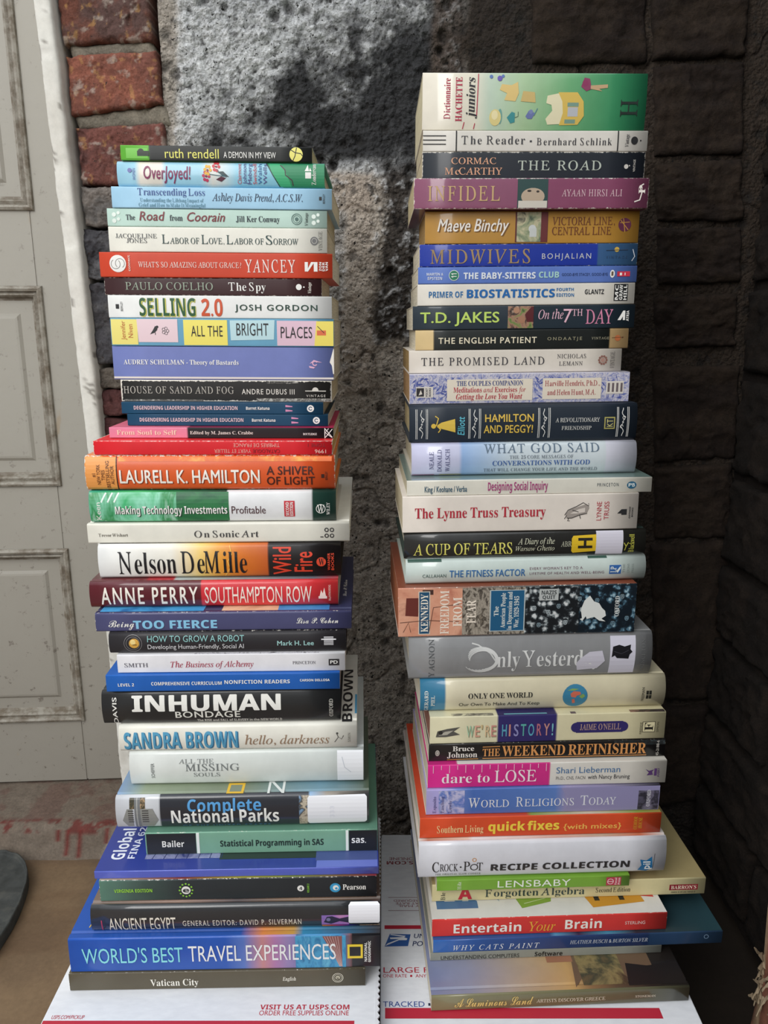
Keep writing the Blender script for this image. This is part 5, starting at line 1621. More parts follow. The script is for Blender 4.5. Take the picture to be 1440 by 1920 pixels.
R_, F, P = book('sitters', 'pb', 0.128, '#5f7cc4', 'periwinkle paperback with green number disc and small red block', GR, gloss=.3)
F.text('MARTIN &', 'H', '#dfe6f2', 800, 831, .50, .66, 'a'); F.text('EPSTEIN', 'H', '#dfe6f2', 802, 829, .24, .42, 'a'); F.disc('#2f7f62', 851, .50, 9.5); F.ring('#dfe9e0', 851, .5, 9.5, 1); F.text('11', 'H', WHITE, 846, 856, .36, .62, 'e', 1)
F.text('THE BABY-SITTERS', 'K', '#dfe6ee', 869, 1004, .28, .66); F.text('CLUB', 'K', '#a9d3cf', 1010, 1048, .32, .68); F.text('GOOD-BYE STACEY, GOOD-BYE', 'g', '#24345f', 1053, 1139, .42, .58, 's')
F.disc(WHITE, 1148, .52, 4.5, ry=7); F.rect('#6a5a4a', 1146, 1150, .40, .66, 'e', 4); F.rect('#c92f46', 1157, 1181, .36, .66, 'e', 3); F.rect(WHITE, 1162, 1166, .42, .58, 'e', 4); F.rect(WHITE, 1171, 1172.5, .42, .58, 'e', 4)
flush_faces([F, P], R_)

R_, F, P = book('primer', 'pb', 0.140, '#e2ddd2', 'cream paperback with bold bright blue title and black-white square emblem', GR, gloss=.3)
F.text('PRIMER OF', 'H', '#2a6fa8', 804, 868, .38, .66); F.text('BIOSTATISTICS', 'K', '#2268ac', 875, 1040, .36, .74); F.text('FOURTH', 'H', '#2a6fa8', 1043, 1075, .64, .78, 's'); F.text('EDITION', 'H', '#2a6fa8', 1043, 1076, .38, .53, 's')
F.text('GLANTZ', 'H', '#23252a', 1096, 1132, .48, .70, 'a'); F.rect(BLACK, 1151, 1177, .16, .94, 'e', 2)
for i, q in enumerate(('MC', 'GRAW', 'HILL')): F.text(q, 'H', WHITE, 1153 + 8 * i, 1159 + 8 * i, .20, .90, 'e', 1)
flush_faces([F, P], R_)

R_, F, P = book('jakes', 'pb', 0.142, '#25323c', 'dark slate paperback with lime author name and pink title', GR, gloss=.7, crinkle=.3)
F.text('T.D. JAKES', 'G', '#c3dd6c', 788, 936, .30, .74, 'a'); F.pic(['#3a2f2a', '#6f8a4a', '#a97f6a', '#2a2524', '#d8b8a0'], 952, 1000, .04, .97, 90, 'd', 1)
F.disc('#b08468', 968, .80, 6, 'd', n=12); F.disc('#a87a60', 978, .40, 7, 'd', n=12); F.poly('#5a1f24', [(984, .62), (996, .95), (1000, .95), (1000, .3), (988, .3)], 'd', 2)
F.text('On the', 'I', '#e6b8c8', 1009, 1056, .42, .80); F.text('7', 'I', '#e6b8c8', 1056, 1072, .26, .84); F.text('TH', 'R', '#e6b8c8', 1072, 1092, .54, .82); F.text('DAY', 'R', '#d88aa8', 1098, 1149, .20, .80)
F.poly(WHITE, [(1158, .34), (1168, .74), (1172, .74), (1172, .34), (1168, .34), (1168, .5), (1164, .34)], 'e', 2); F.text('ATRIA', 'H', WHITE, 1174, 1179, .3, .74, 'e', 1)
flush_faces([F, P], R_)

R_, F, P = book('patient', 'pb', 0.130, [(0, '#d8bf8c'), (.083, '#dabf8a'), (.087, '#1b201e'), (.91, '#1b1f1e'), (.915, '#cfae7c'), (1, '#cdaa78')],
                'black paperback with tan end blocks and a small orange sun emblem', GR, gloss=.55, crinkle=.2)
F.text('THE ENGLISH PATIENT', 'G', '#e9dfc4', 822, 1006, .32, .62, track=.08); F.text('ONDAATJE', 'G', '#8f8a72', 1026, 1091, .44, .60, 'a', track=.22); F.text('VINTAGE', 'R', '#a9a48c', 1109, 1142, .46, .58, 'e', track=.12)
F.disc('#b0643a', 1158, .52, 5.5); F.line('#5f3a24', [(1147, .54), (1169, .56)], .8); F.disc('#5f3a24', 1167, .55, 1.3)
flush_faces([F, P], R_)

R_, F, P = book('promised', 'pb', 0.140, '#dcd4c8', 'pinkish cream paperback with wide-spaced grey capitals and a round wreath emblem', GR, gloss=.25, page='#a98b55')
F.text('THE PROMISED LAND', 'R', '#3c3b40', 790, 1020, .34, .68, track=.13); F.text('NICHOLAS', 'R', '#4a484c', 1044, 1098, .60, .78, 'a', track=.05); F.text('LEMANN', 'R', '#4a484c', 1048, 1092, .28, .46, 'a', track=.05)
for a in range(10): F.disc('#8a5f54', 1130 + 7 * math.cos(a * .628), .5 + .17 * math.sin(a * .628), 2.2, n=7)
F.disc('#a98478', 1130, .5, 4, layer=2); F.text('VINTAGE', 'R', '#6a6462', 1144, 1152, .14, .86, 'e', 1)
flush_faces([F, P], R_)

R_, F, P = book('couples', 'pb', 0.135, '#c9c6d2', 'paperback patterned with blue willow leaves around two cream title boxes', GR, gloss=.3, wear=.25, page='#b08a5c')
F.pic(['#d2cdd2', '#8f95c0', '#d2cdd2', '#7a82b4', '#d2cdd2'], 768.5, 1179.5, .02, .98, 150, 'd', 0)
rr = random.Random(5)
for i in range(260):
    x, v = rr.uniform(776, 1172), rr.uniform(.15, .85)
    if 838 < x < 998 and .12 < v < .80 or 1018 < x < 1126 and .14 < v < .80: continue
    a = rr.uniform(0, 3.14)
    dx, dv = 6 * math.cos(a), .12 * math.sin(a)
    F.poly(('#4c589c', '#6672b0')[i % 2], [(x - dx, v - dv), (x + dv * 7, v - dx * .006), (x + dx, v + dv), (x - dv * 7, v + dx * .006)], 'd', 1)
F.rect('#e4dac8', 838, 998, .10, .81); F.rect('#e4dac8', 1017, 1127, .12, .82)
F.text('THE COUPLES COMPANION', 'B', '#34437f', 856, 980, .60, .76); F.text('Meditations', 'B', '#b53a48', 850, 903, .38, .55); F.text('and', 'I', '#b53a48', 906, 924, .38, .55); F.text('Exercises', 'B', '#b53a48', 927, 969, .38, .55); F.text('for', 'I', '#b53a48', 972, 985, .38, .55)
F.text('Getting the Love You Want', 'Z', '#b53a48', 855, 979, .15, .33); F.text('Harville Hendrix, Ph.D.,', 'R', '#a8444c', 1021, 1124, .56, .74, 'a'); F.text('and Helen Hunt, M.A.', 'R', '#a8444c', 1026, 1117, .26, .44, 'a')
F.rect('#dcd6cc', 780, 812, .22, .58, 'e', 2); F.rect('#2f2c30', 781, 795, .26, .54, 'e', 3); F.poly('#d8d2c6', [(785, .3), (789, .48), (792, .34)], 'e', 4); F.text('POCKET', 'H', '#4a4a54', 798, 802, .26, .54, 'e', 1); F.text('BOOKS', 'H', '#4a4a54', 804, 808, .26, .54, 'e', 1)
F.rect('#dcd6cc', 1136, 1169, .28, .70, 'e', 2)
for i in range(4): F.rect('#6a5f62', 1139 + 8 * i, 1143 + 8 * i, .34, .64, 'e', 3)
flush_faces([F, P], R_)

R_, F, P = book('hamilton', 'hc', 0.150, '#262f3a', 'navy hardcover with white scroll ornaments and a golden dress silhouette', GR, gloss=.35, page='#c9b88c', bulge=.003)
def scroll(x):
    for dx in (-11, -8.5, 8.5, 11): F.line('#dcdcd8', [(x + dx, .10), (x + dx, .90)], 1.0, 'd', 2)
    for s_ in (1, -1):
        F.line('#dcdcd8', [(x + 4.5 * math.sin(t_ * .9) * s_ * (1 - t_ / 9), .5 + s_ * (.04 + .042 * t_)) for t_ in range(9)], 1.3, 'd', 3)
        F.ring('#dcdcd8', x + 2 * s_, .5 + s_ * .12, 3.2, 1, 'd', a0=0, a1=270)
    F.disc('#dcdcd8', x, .5, 1.6, 'd', n=8)
for x in (791, 890, 1020, 1168): scroll(x)
F.poly('#e0be50', [(820, .48), (828, .55), (853, .64), (854, .28), (828, .38), (820, .42)], 'd', 2); F.disc('#e0be50', 813, .455, 4.6, 'd', n=12); F.line('#e0be50', [(820, .46), (826, .36), (822, .28)], 2.2, 'd'); F.line('#e0be50', [(818, .46), (822, .66), (816, .72)], 2.0, 'd')
F.text('Elliott', 'D', '#62bcd0', 858, 871, .20, .70, 'a', 1); F.text('HAMILTON', 'g', '#ddba52', 909, 1000, .55, .75, layer=6); F.text('HAMILTON', 'G', '#ddba52', 909, 1000, .55, .75); F.text('AND PEGGY!', 'G', '#ddba52', 907, 999, .25, .46)
F.text('A REVOLUTIONARY', 'R', '#d9d9d4', 1041, 1124, .52, .63, 's'); F.text('FRIENDSHIP', 'R', '#d9d9d4', 1053, 1109, .31, .41, 's'); F.rect('#b0a860', 1133, 1153, .32, .64, 'e', 2); F.rect('#262f3a', 1135, 1151, .35, .61, 'e', 3); F.text('KT', 'g', '#d0c880', 1138, 1149, .38, .58, 'e', 1)
flush_faces([F, P], R_)

R_, F, P = book('god', 'hc', 0.160, [(0, '#c9c9e4'), (.21, '#c6c8e2'), (.225, '#8fb0dc'), (.32, '#a9c0dc'), (.45, '#ccd8de'), (.86, '#d3dce0'), (.865, '#dcdce8'), (1, '#cfd0dc')],
                'pale blue plastic-wrapped hardcover with lilac left end and four stacked lines of title', GR, gloss=1.0, crinkle=.5, page='#d6cbb0', bulge=.0042)
for i, q in enumerate(('NEALE', 'DONALD', 'WALSCH')): F.text(q, 'R', '#4a4c7a', 805 + 15 * i, 813 + 15 * i, (.22, .14, .14)[i], (.76, .82, .84)[i], 'a', 1)
F.text('WHAT GOD SAID', 'R', '#5f7284', 907, 1123, .70, .96, track=.06); F.text('THE 25 CORE MESSAGES OF', 'R', '#5a6470', 955, 1074, .52, .62, 's', track=.05); F.text('CONVERSATIONS WITH GOD', 'B', '#4a6aa4', 923, 1106, .31, .46); F.text('THAT WILL CHANGE YOUR LIFE AND THE WORLD', 'R', '#5a6470', 907, 1121, .12, .22, 's', track=.05)
F.rect('#a83a64', 773, 815, 0.0, .05, 'p', 2); F.rect('#c9c05a', 824, 865, 0.0, .05, 'p', 2)
flush_faces([F, P], R_)

R_, F, P = book('inquiry', 'pb', 0.155, '#dfdccf', 'glossy cream paperback with magenta condensed title, top cover grey-green', GR, gloss=1.0, crinkle=.6, top='#7f9790', page='#d0c6aa')
F.text('King / Keohane / Verba', 'G', '#3a5f74', 796, 875, .24, .62, 'a'); F.text('Designing Social Inquiry', 'H', '#a8447c', 914, 1026, .28, .82); F.text('PRINCETON', 'g', '#3a4a54', 1119, 1159, .44, .66, 'e', track=.2)
F.disc('#2a5f7c', 1184, .50, 9, ry=7); F.text('P', 'G', '#dfe6e4', 1178, 1184, .40, .62, 'e'); F.text('B', 'G', '#dfe6e4', 1185, 1190, .40, .62, 'e')
flush_faces([F, P], R_)

R_, F, P = book('truss', 'pb', 0.150, '#e6ddd2', 'thick cream paperback with bold red serif title and a cat sketch', GR, gloss=.25, page='#dccfae')
F.text('The Lynne Truss Treasury', 'B', '#b52f3e', 778, 1022, .40, .68); F.text('LYNNE', 'N', '#b5404c', 1118, 1127, .26, .78, 'a', 1); F.text('TRUSS', 'N', '#b5404c', 1132, 1141, .28, .78, 'a', 1)
F.poly('#a39a92', [(1060, .44), (1066, .56), (1082, .64), (1098, .72), (1104, .62), (1100, .48), (1084, .42), (1070, .32), (1062, .34)], 'd', 2); F.poly('#d9d0c6', [(1068, .46), (1084, .58), (1096, .62), (1096, .50), (1080, .46)], 'd', 3)
for q in ([(1058, .42), (1064, .56), (1080, .66), (1092, .76), (1103, .66), (1102, .74)], [(1062, .34), (1072, .34), (1086, .42), (1100, .46)], [(1066, .34), (1064, .26), (1068, .26)], [(1062, .42), (1058, .32)], [(1086, .42), (1088, .32)], [(1072, .56), (1084, .50)]): F.line('#3a3836', q, 1.3, 'd', 4)
F.rect('#2a2a2c', 1165, 1175, .40, .56, 'e', 2); F.poly('#2a2a2c', [(1157, .44), (1165, .56), (1165, .44)], 'e', 2); F.text('GOTHAM', 'H', '#2a2a2c', 1179, 1182, .30, .62, 'e', 1); F.text('BOOKS', 'H', '#2a2a2c', 1184, 1187, .34, .60, 'e', 1)
flush_faces([F, P], R_)

R_, F, P = book('tears', 'hc', 0.158, [(0, '#262624'), (.80, '#272725'), (1, '#30302c')], 'black plastic-covered hardcover with yellow title and yellow H sticker', GR, gloss=1.0, crinkle=.8, top='#2b3a36')
F.text('A CUP OF TEARS', 'R', '#e6e074', 775, 960, .16, .60, track=-.02); F.text('A Diary of the', 'I', '#cfd0b8', 970, 1039, .52, .74, 's'); F.text('Warsaw Ghetto', 'I', '#cfd0b8', 966, 1039, .26, .44, 's'); F.text('ABR', 'R', '#b8b9a4', 1051, 1071, .40, .60, 'a')
F.poly('#e0bb2a', [(1074, .14), (1117, .20), (1117, .84), (1074, .80), (1071, .7), (1071, .22)], 'l', 3); F.text('H', 'H', '#24221e', 1083, 1110, .32, .72, 'l', 1, layer=6)
F.rect('#d3d0dc', 1117, 1168, .04, .96, 'l', 4); F.text('Blackwell', 'R', '#b9b84e', 1179, 1189, .12, .82, 'e', 1); F.line('#b9b84e', [(1170, .5), (1174, .36), (1172, .2)], 1.6); F.line('#b9b84e', [(1178, .52), (1174, .36)], 1.6)
flush_faces([F, P], R_)

R_, F, P = book('fitness', 'hc', 0.160, '#cbd8d2', 'pale aqua hardcover with blue sans-serif title and blue square emblem', GR, gloss=1.0, crinkle=.4, top='#c3d0ca', bulge=.004)
F.text('CALLAHAN', 'N', '#4f6a66', 792, 836, .30, .44, 'a', track=.04); F.text('THE FITNESS FACTOR', 'G', '#3a6fa8', 842, 984, .30, .58); F.text("EVERY WOMAN'S KEY TO A", 'N', '#7a5a6a', 992, 1091, .54, .64, 's', track=.08); F.text('LIFETIME OF HEALTH AND WELL-BEING', 'N', '#7a5a6a', 992, 1132, .34, .44, 's', track=.08)
F.rect('#2f62a4', 1142, 1164, .30, .66, 'e', 2); F.text('LP', 'B', '#dfe8e4', 1144, 1155, .36, .60, 'e', 1); F.poly('#dfe8e4', [(1155, .42), (1163, .62), (1163, .52), (1158, .34)], 'e', 3)
for i, q in enumerate(('THE', 'LYONS', 'PRESS')): F.text(q, 'N', '#8a9490', 1167 + 8.5 * i, 1171 + 8.5 * i, .34, .70, 'e', 1)
F.rect('#3f5f54', 765, 828, .90, .99, 'p', 1); F.rect('#3f5f54', 1102, 1138, .92, .99, 'p', 1)
flush_faces([F, P], R_)

R_, F, P = book('freedom', 'pb', 0.160, [(0, '#d8937a'), (.30, '#8a6a5a'), (.40, '#6f6a64'), (.75, '#3c4c54'), (1, '#1f3444')],
                'very thick paperback with crowd photograph spine, sepia left to dark blue right', GR, gloss=.5, wear=.2, top='#8a4a34', page='#b5683f')
F.pic(['#b8705a', '#d8987c', '#e0a88c', '#9a5a48'], 748, 868, .02, .98, 18, 'd', 0); F.pic(['#2a2622', '#5f574e', '#a9a092', '#3a332c', '#8a8072'], 866, 1012, .02, .98, 160, 'd', 0, 'noise', (1, 1, .6))
F.pic(['#d8dada', '#8f989a', '#33393e', '#15191d'], 983, 1110, .02, .98, 150, 'd', 0, 'crowd'); F.pic(['#a9c2cc', '#4f7488', '#1c2c38', '#0e1a24'], 1085, 1191, .02, .98, 140, 'd', 0, 'crowd')
F.poly('#6a2f28', [(760, .44), (762, .80), (786, .80), (784, .42)], 'd', 1); F.rect('#4a2f28', 792, 812, .86, .96, 'd', 1); F.line('#5a3a30', [(750, .3), (800, .34), (860, .30)], 1.2, 'd'); F.line('#5a3a30', [(756, .1), (766, .3), (770, .1)], 1.0, 'd'); F.line('#5a3a30', [(804, .1), (812, .6), (860, .66)], 1.2, 'd')
F.rect('#dcd3c2', 784.5, 806, .05, .93, 'p', 2); F.rect('#1f4f70', 786, 804.5, .065, .915, 'p', 3); F.text('KENNEDY', 'T', '#f0e8d8', 789, 802, .10, .88, 'a', 1)
F.text('FREEDOM', 'T', '#f2e6d6', 825, 841, .05, .94, 't', 1); F.text('FROM', 'T', '#f2e6d6', 849, 865, .20, .80, 't', 1); F.text('FEAR', 'T', '#f2e6d6', 874, 891, .26, .74, 't', 1)
F.rect('#b9c3c4', 917, 983, .08, .93, 'p', 2); F.rect('#1f5a80', 919, 981, .095, .915, 'p', 3)
for i, (q, a, b) in enumerate((('The', .40, .60), ('American People', .15, .87), ('in Depression and', .11, .89), ('War, 1929-1945', .15, .80))): F.text(q, 'B', '#dfe3dc', 925 + 12.6 * i, 933.5 + 12.6 * i, a, b, 's', 1)
F.rect('#b8bcba', 1009, 1045, .70, .93, 'p', 2); F.text('NAZIS', 'H', '#3a3f42', 1013, 1041, .82, .90, 's'); F.text('QUIT', 'H', '#3a3f42', 1015, 1039, .73, .80, 's')
for i, (x, v) in enumerate(((1027, .46), (1085, .72), (1118, .68), (1158, .44), (1165, .75), (1150, .2), (1060, .24), (1010, .2), (1176, .3), (1000, .55), (1046, .58), (1110, .36), (1090, .5))):
    F.disc(('#98a2a5', '#6f8088', '#5f7a88')[i % 3], x, v, 4.2, 'd', 2, ry=5.4, n=12); F.disc('#161c22', x, v + .045, 4.6, 'd', 3, ry=3.6, n=12, a0=0, a1=180); F.rect('#20262c', x - 2.6, x - 1.2, v, v + .015, 'd', 4); F.rect('#20262c', x + 1.2, x + 2.6, v, v + .015, 'd', 4); F.rect('#20262c', x - 1.4, x + 1.4, v - .034, v - .024, 'd', 4)
F.poly('#dde0dc', [(1087, .30), (1092, .26), (1088, .5), (1094, .68), (1104, .78), (1112, .66), (1122, .62), (1128, .52), (1134, .46), (1136, .36), (1128, .30), (1136, .24), (1124, .26), (1114, .34), (1100, .30), (1098, .36)], 'd', 5)
F.text('OXFORD', 'B', '#dfe3e0', 1152, 1160, .34, .76, 'e', 1)
flush_faces([F, P], R_)

R_, F, P = book('yesterday', 'hc', 0.165, '#8c8d8e', 'thick grey plastic-covered hardcover with brush-drawn circle and inky black smudge label', GR, gloss=1.0, crinkle=1.2, top='#8f9090', bulge=.005)
F.text('Y AGNON', 'R', '#55585a', 804, 814, .05, .94, 'a', 1)
for i in range(7): F.ring('#d9dad8', 901 + .5 * i, .46, 33 - 1.4 * i, 1.0 + .3 * (i % 2), 't', a0=-150 + 12 * i, a1=128 + 9 * i, ry=26 - 1.2 * i)
F.line('#cfd0ce', [(884, .84), (896, .80), (918, .62), (928, .44)], 2.6, 't'); F.text('nly Yesterday', 'R', '#dddedc', 931, 1126, .28, .66); F.poly('#c9c6d2', [(1083, .16), (1120, .20), (1134, .38), (1128, .62), (1104, .60), (1088, .46), (1080, .34)], 'l', 6)
F.rect('#d0cedb', 1143, 1191, .06, .93, 'l', 3); F.poly('#17171c', [(1146, .46), (1152, .50), (1156, .44), (1178, .42), (1180, .52), (1185, .58), (1181, .64), (1182, .74), (1170, .70), (1160, .74), (1148, .70)], 'l', 4); F.line('#3a3a42', [(1150, .6), (1164, .54), (1178, .62)], 1.2, 'l', 5)
F.text('PRINCETON', 'R', '#6a6c6c', 1202, 1209, .08, .86, 'e', 1)
flush_faces([F, P], R_)

R_, F, P = book('oneworld', 'hc', 0.160, [(0, '#34789a'), (.10, '#34789a'), (.104, '#d8d0b4'), (1, '#cfc6a8')],
                'cream hardcover with blue left block and a small blue globe', GR, gloss=.8, crinkle=.15, bulge=.005)
F.text('GERARD', 'B', '#e8ece4', 796, 803, .04, .70, 'a', 1); F.text('PIEL', 'B', '#e8ece4', 808, 815, .22, .56, 'a', 1); F.text('ONLY ONE WORLD', 'B', '#2e2f2c', 877, 997, .44, .60); F.text('Our Own To Make And To Keep', 'g', '#2e2f2c', 860, 1011, .19, .30, 's')
F.disc('#3a7fa0', 1077, .44, 23.5, 'd'); F.poly('#c96a54', [(1068, .52), (1074, .60), (1086, .58), (1088, .50), (1080, .46), (1078, .40), (1070, .42)], 'd', 4); F.poly('#c96a54', [(1071, .34), (1076, .36), (1078, .22), (1073, .20)], 'd', 4); F.poly('#7fa05a', [(1084, .44), (1092, .52), (1096, .44), (1090, .36)], 'd', 4); F.poly('#7fa05a', [(1062, .62), (1072, .68), (1084, .66), (1076, .62)], 'd', 4)
F.text('FREEMAN', 'g', '#24241f', 1203, 1208, .22, .66, 'e', 1)
for x in (1211.5, 1217): F.rect('#24241f', x, x + 4.6, .30, .42, 'e', 2); F.rect('#24241f', x, x + 4.6, .44, .56, 'e', 2)
flush_faces([F, P], R_)

R_, F, P = book('history', 'pb', 0.155, [(0, '#dcd6b4'), (.283, '#dcd6b4'), (.287, '#332c66'), (.534, '#332c66'), (.538, '#dad2ae'), (1, '#d4cba4')],
                'pale yellow paperback with indigo block behind pastel-coloured title letters', GR, gloss=.4, page='#9a6a5a')
for ch, x0, x1, c in (('W', 874, 888, '#9fc8a8'), ('E', 890, 899, '#d8a08a'), ("'", 901, 904, '#c9b080'), ('R', 909, 918, '#d8b890'), ('E', 920, 929, '#c98a80')): F.text(ch, 'g', c, x0, x1, .24, .66, layer=5); F.text(ch, 'G', '#8a8468', x0 + .8, x1 + .8, .22, .64, layer=4)
for ch, x0, x1, c in (('H', 940, 949, '#5aa0b8'), ('I', 953, 956, '#c98a80'), ('S', 962, 971, '#8a88b8'), ('T', 975, 985, '#5aa8a0'), ('O', 989, 1000, '#5aa0b8'), ('R', 1005, 1014, '#b06a7a'), ('Y', 1018, 1029, '#c08a84'), ('!', 1033, 1036, '#7ab8c0')): F.text(ch, 'G', c, x0, x1, .24, .68)
F.disc('#332c66', 1079, .50, 10, 'p', 1, ry=10); F.disc('#332c66', 1167, .50, 10, 'p', 1, ry=10); F.rect('#332c66', 1079, 1167, .295, .705); F.text("JAIME O'NEILL", 'M', '#c0a090', 1086, 1163, .40, .62, 'a')
F.poly('#5a5852', [(817, .26), (820, .48), (838, .56), (862, .62), (850, .46), (862, .34), (836, .26)], 'd', 2); F.poly('#b5b1a2', [(822, .32), (834, .46), (850, .50), (838, .34)], 'd', 3); F.disc('#2e2d2a', 826, .42, 4, 'd', 4)
F.rect('#24221e', 1204, 1228, .26, .66, 'e', 1); F.rect('#d6cda6', 1205, 1227, .28, .64, 'e', 2); F.text('F', 'B', '#24221e', 1208, 1224, .32, .62, 'e', 1); F.text('FIRESIDE', 'g', '#55513f', 1199, 1203, .2, .64, 'e', 1); F.text('SIMON', 'g', '#55513f', 1231, 1235, .26, .64, 'e', 1)
P.pic(['#3a3834', '#8a8678', '#dcd6b4'], 846, 924, 0, 6, 120, 'c', 1); P.rect('#2c2658', 932, 1040, 0, 14, 'c', 1); P.rect('#6aa8b4', 944, 1024, 2, 4, 'c', 2); P.rect('#6a5a5a', 1068, 1078, 0, 5, 'c', 1); P.pic(['#4a3a3a', '#2a2826', '#8a6a5a'], 1180, 1246, 0, 6, 60, 'c', 1)
flush_faces([F, P], R_)

R_, F, P = book('refin', 'pb', 0.150, '#1e1c1c', 'black paperback with large orange-gold underlined serif title', GR, gloss=.5, wear=.1)
F.text('Bruce', 'B', '#e8e2da', 848, 888, .60, .88, 'a'); F.text('Johnson', 'B', '#e8e2da', 838, 894, .22, .54, 'a'); F.line('#c98a4a', [(838, .10), (896, .12)], 1.4, 'a'); F.disc('#bdb8ae', 820, .50, 4, ry=6); F.ring('#5a5650', 820, .5, 2.6, .8, ry=4)
F.text('THE', 'B', '#d8975a', 904, 936, .26, .70); F.text('WEEKEND', 'B', '#d8975a', 940, 1058, .24, .84); F.text('REFINISHER', 'B', '#d8975a', 1064, 1211, .22, .84); F.line('#d8975a', [(904, .13), (1212, .12)], 1.6, 't'); F.line('#d8975a', [(904, .80), (936, .82)], 1.4, 't')
F.pic(['#3f4a4c', '#1e1c1c', '#2a3436'], 1150, 1246, .72, .98, 200, 'd', 0); F.text('45-2188-6', 'N', '#c9c4ba', 1230, 1235, .06, .96, 's', 1)
flush_faces([F, P], R_)

R_, F, P = book('dare', 'pb', 0.155, [(0, '#d42d88'), (.507, '#cf3384'), (.511, '#dcd8d0'), (1, '#d4cfc4')],
                'paperback with hot pink left half, white right half and blue author name', GR, gloss=.35, top=[(0, '#c22a78'), (.12, '#c22a78'), (.125, '#dcd8d2'), (1, '#cfcabf')])
F.text('dare to', 'R', '#f4e6ea', 828, 917, .22, .64); F.text('LOSE', 'R', '#f4e6ea', 926, 1004, .22, .72)
for i, x in enumerate(range(812, 1028, 15)): F.line('#f0c8d8', [(x, .98), (x, .80 if i % 2 else .66)], 1.1, 'p')
F.text('Shari Lieberman', 'N', '#4a74a0', 1041, 1161, .54, .80, 'a'); F.text('Ph.D., CNS, FACN', 'N', '#7a7874', 1041, 1096, .26, .40, 's'); F.text('with Nancy Bruning', 'N', '#34343a', 1101, 1180, .26, .44, 's')
F.poly('#55386a', [(1209, .64), (1216, .48), (1212, .36), (1224, .38), (1222, .52), (1226, .62), (1216, .56)], 'e', 2); F.rect('#55386a', 1226, 1231, .34, .66, 'e', 2); F.text('AVERY', 'G', '#55386a', 1232, 1236, .28, .68, 'e', 1)
flush_faces([F, P], R_)

R_, F, P = book('religions', 'pb', 0.165, [(0, '#a9a0d0'), (.06, '#a79fd2'), (.13, '#6f88c8'), (.2, '#4a6fb8'), (.55, '#5f80c0'), (.60, '#9a93b8'), (.75, '#8a82a4'), (.88, '#6f6a80'), (1, '#3a3744')],
                'glossy blue-violet paperback with white small-caps title across sky picture', GR, gloss=.9, crinkle=.6)
F.pic(['#b9b2dc', '#5a78c0', '#c9c4e0', '#4a68b4'], 822, 870, .04, .96, 60, 'd', 0); F.poly('#8f8ab0', [(1050, .98), (1068, .4), (1056, .02), (1236, .02), (1236, .98)], 'd', 1); F.pic(['#5a5668', '#2c2a34', '#7a748a'], 1196, 1235, .04, .8, 80, 'd', 2)
for i, q in enumerate(('Esposito', 'Fasching', 'Lewis')): F.text(q, 'R', '#4a4478', 811 + 14.5 * i, 817 + 14.5 * i, .08, (.74, .74, .56)[i], 'a', 1)
for a, b, x0, xm, x1 in (('W', 'ORLD', 877, 899, 953), ('R', 'ELIGIONS', 966, 980, 1075), ('T', 'ODAY', 1087, 1101, 1154)): F.text(a, 'R', '#dfe0e6', x0, xm, .28, .66); F.text(b, 'R', '#dfe0e6', xm + 2, x1, .28, .57)
F.text('OXFORD', 'B', '#cfcdd4', 1212, 1219, .16, .82, 'e', 1)
flush_faces([F, P], R_)

R_, F, P = book('quick', 'pb', 0.185, '#d9502c', 'orange paperback with bright yellow rounded title in lower case', GR, gloss=.4, top=[(0, '#cf4a2c'), (.44, '#c8492c'), (.46, '#8fa04a'), (.7, '#d9c8b0'), (.9, '#8fa04a'), (1, '#a08a4a')], page='#e9e2d2')
F.text('Southern Living', 'R', '#f2d79a', 819, 905, .26, .62, 'a'); F.text('quick', 'K', '#f3d24a', 914, 983, .30, .74); F.text('fixes', 'K', '#f3d24a', 987, 1047, .30, .74); F.text('{with mixes}', 'G', '#f0b85a', 1055, 1164, .30, .56)
F.text('OXMOOR', 'Z', '#c9962a', 1187, 1194, .20, .84, 'e', 1); F.text('HOUSE', 'Z', '#c9962a', 1196, 1203, .24, .80, 'e', 1)
flush_faces([F, P], R_)

R_, F, P = book('crock', 'hc', 0.220, '#dcdce2', 'large white glossy cookbook with heavy dark title and small blue flag emblem', GR, gloss=.9, crinkle=.15, bulge=.0035, top=[(0, '#d8cfc8'), (.04, '#b06a48'), (.2, '#d9b8a4'), (.22, '#dcd6d6'), (.55, '#d0a89a'), (.75, '#b8a490'), (.9, '#c06a4a'), (1, '#cfc6c0')])
F.text('C', 'R', '#2c2826', 810, 823, .22, .52); F.text('ROCK', 'R', '#2c2826', 824, 858, .24, .46); F.disc('#2c2826', 863, .36, 1.8, 't'); F.text('P', 'R', '#2c2826', 868, 880, .24, .52); F.ring('#2c2826', 888, .345, 7.5, 1.8, 't'); F.ring('#c98f4a', 888, .56, 4, 1.2, 't'); F.text('T', 'R', '#2c2826', 893, 904, .24, .48)
F.text('THE ORIGINAL SLOW COOKER', 'R', '#4a4644', 816, 901, .11, .17, 's', track=.1); F.text('RECIPE COLLECTION', 'K', '#2a2627', 919, 1181, .22, .42)
F.poly('#1f6a9c', [(1198, .10), (1214, .06), (1222, .12), (1226, .12), (1222, .52), (1212, .40), (1200, .44), (1204, .26)], 'e', 2); F.text('pil', 'G', WHITE, 1206, 1220, .13, .38, 'e', 1); F.line('#4a4a50', [(1226, .16), (1227, .60)], 1.0)
flush_faces([F, P], R_)

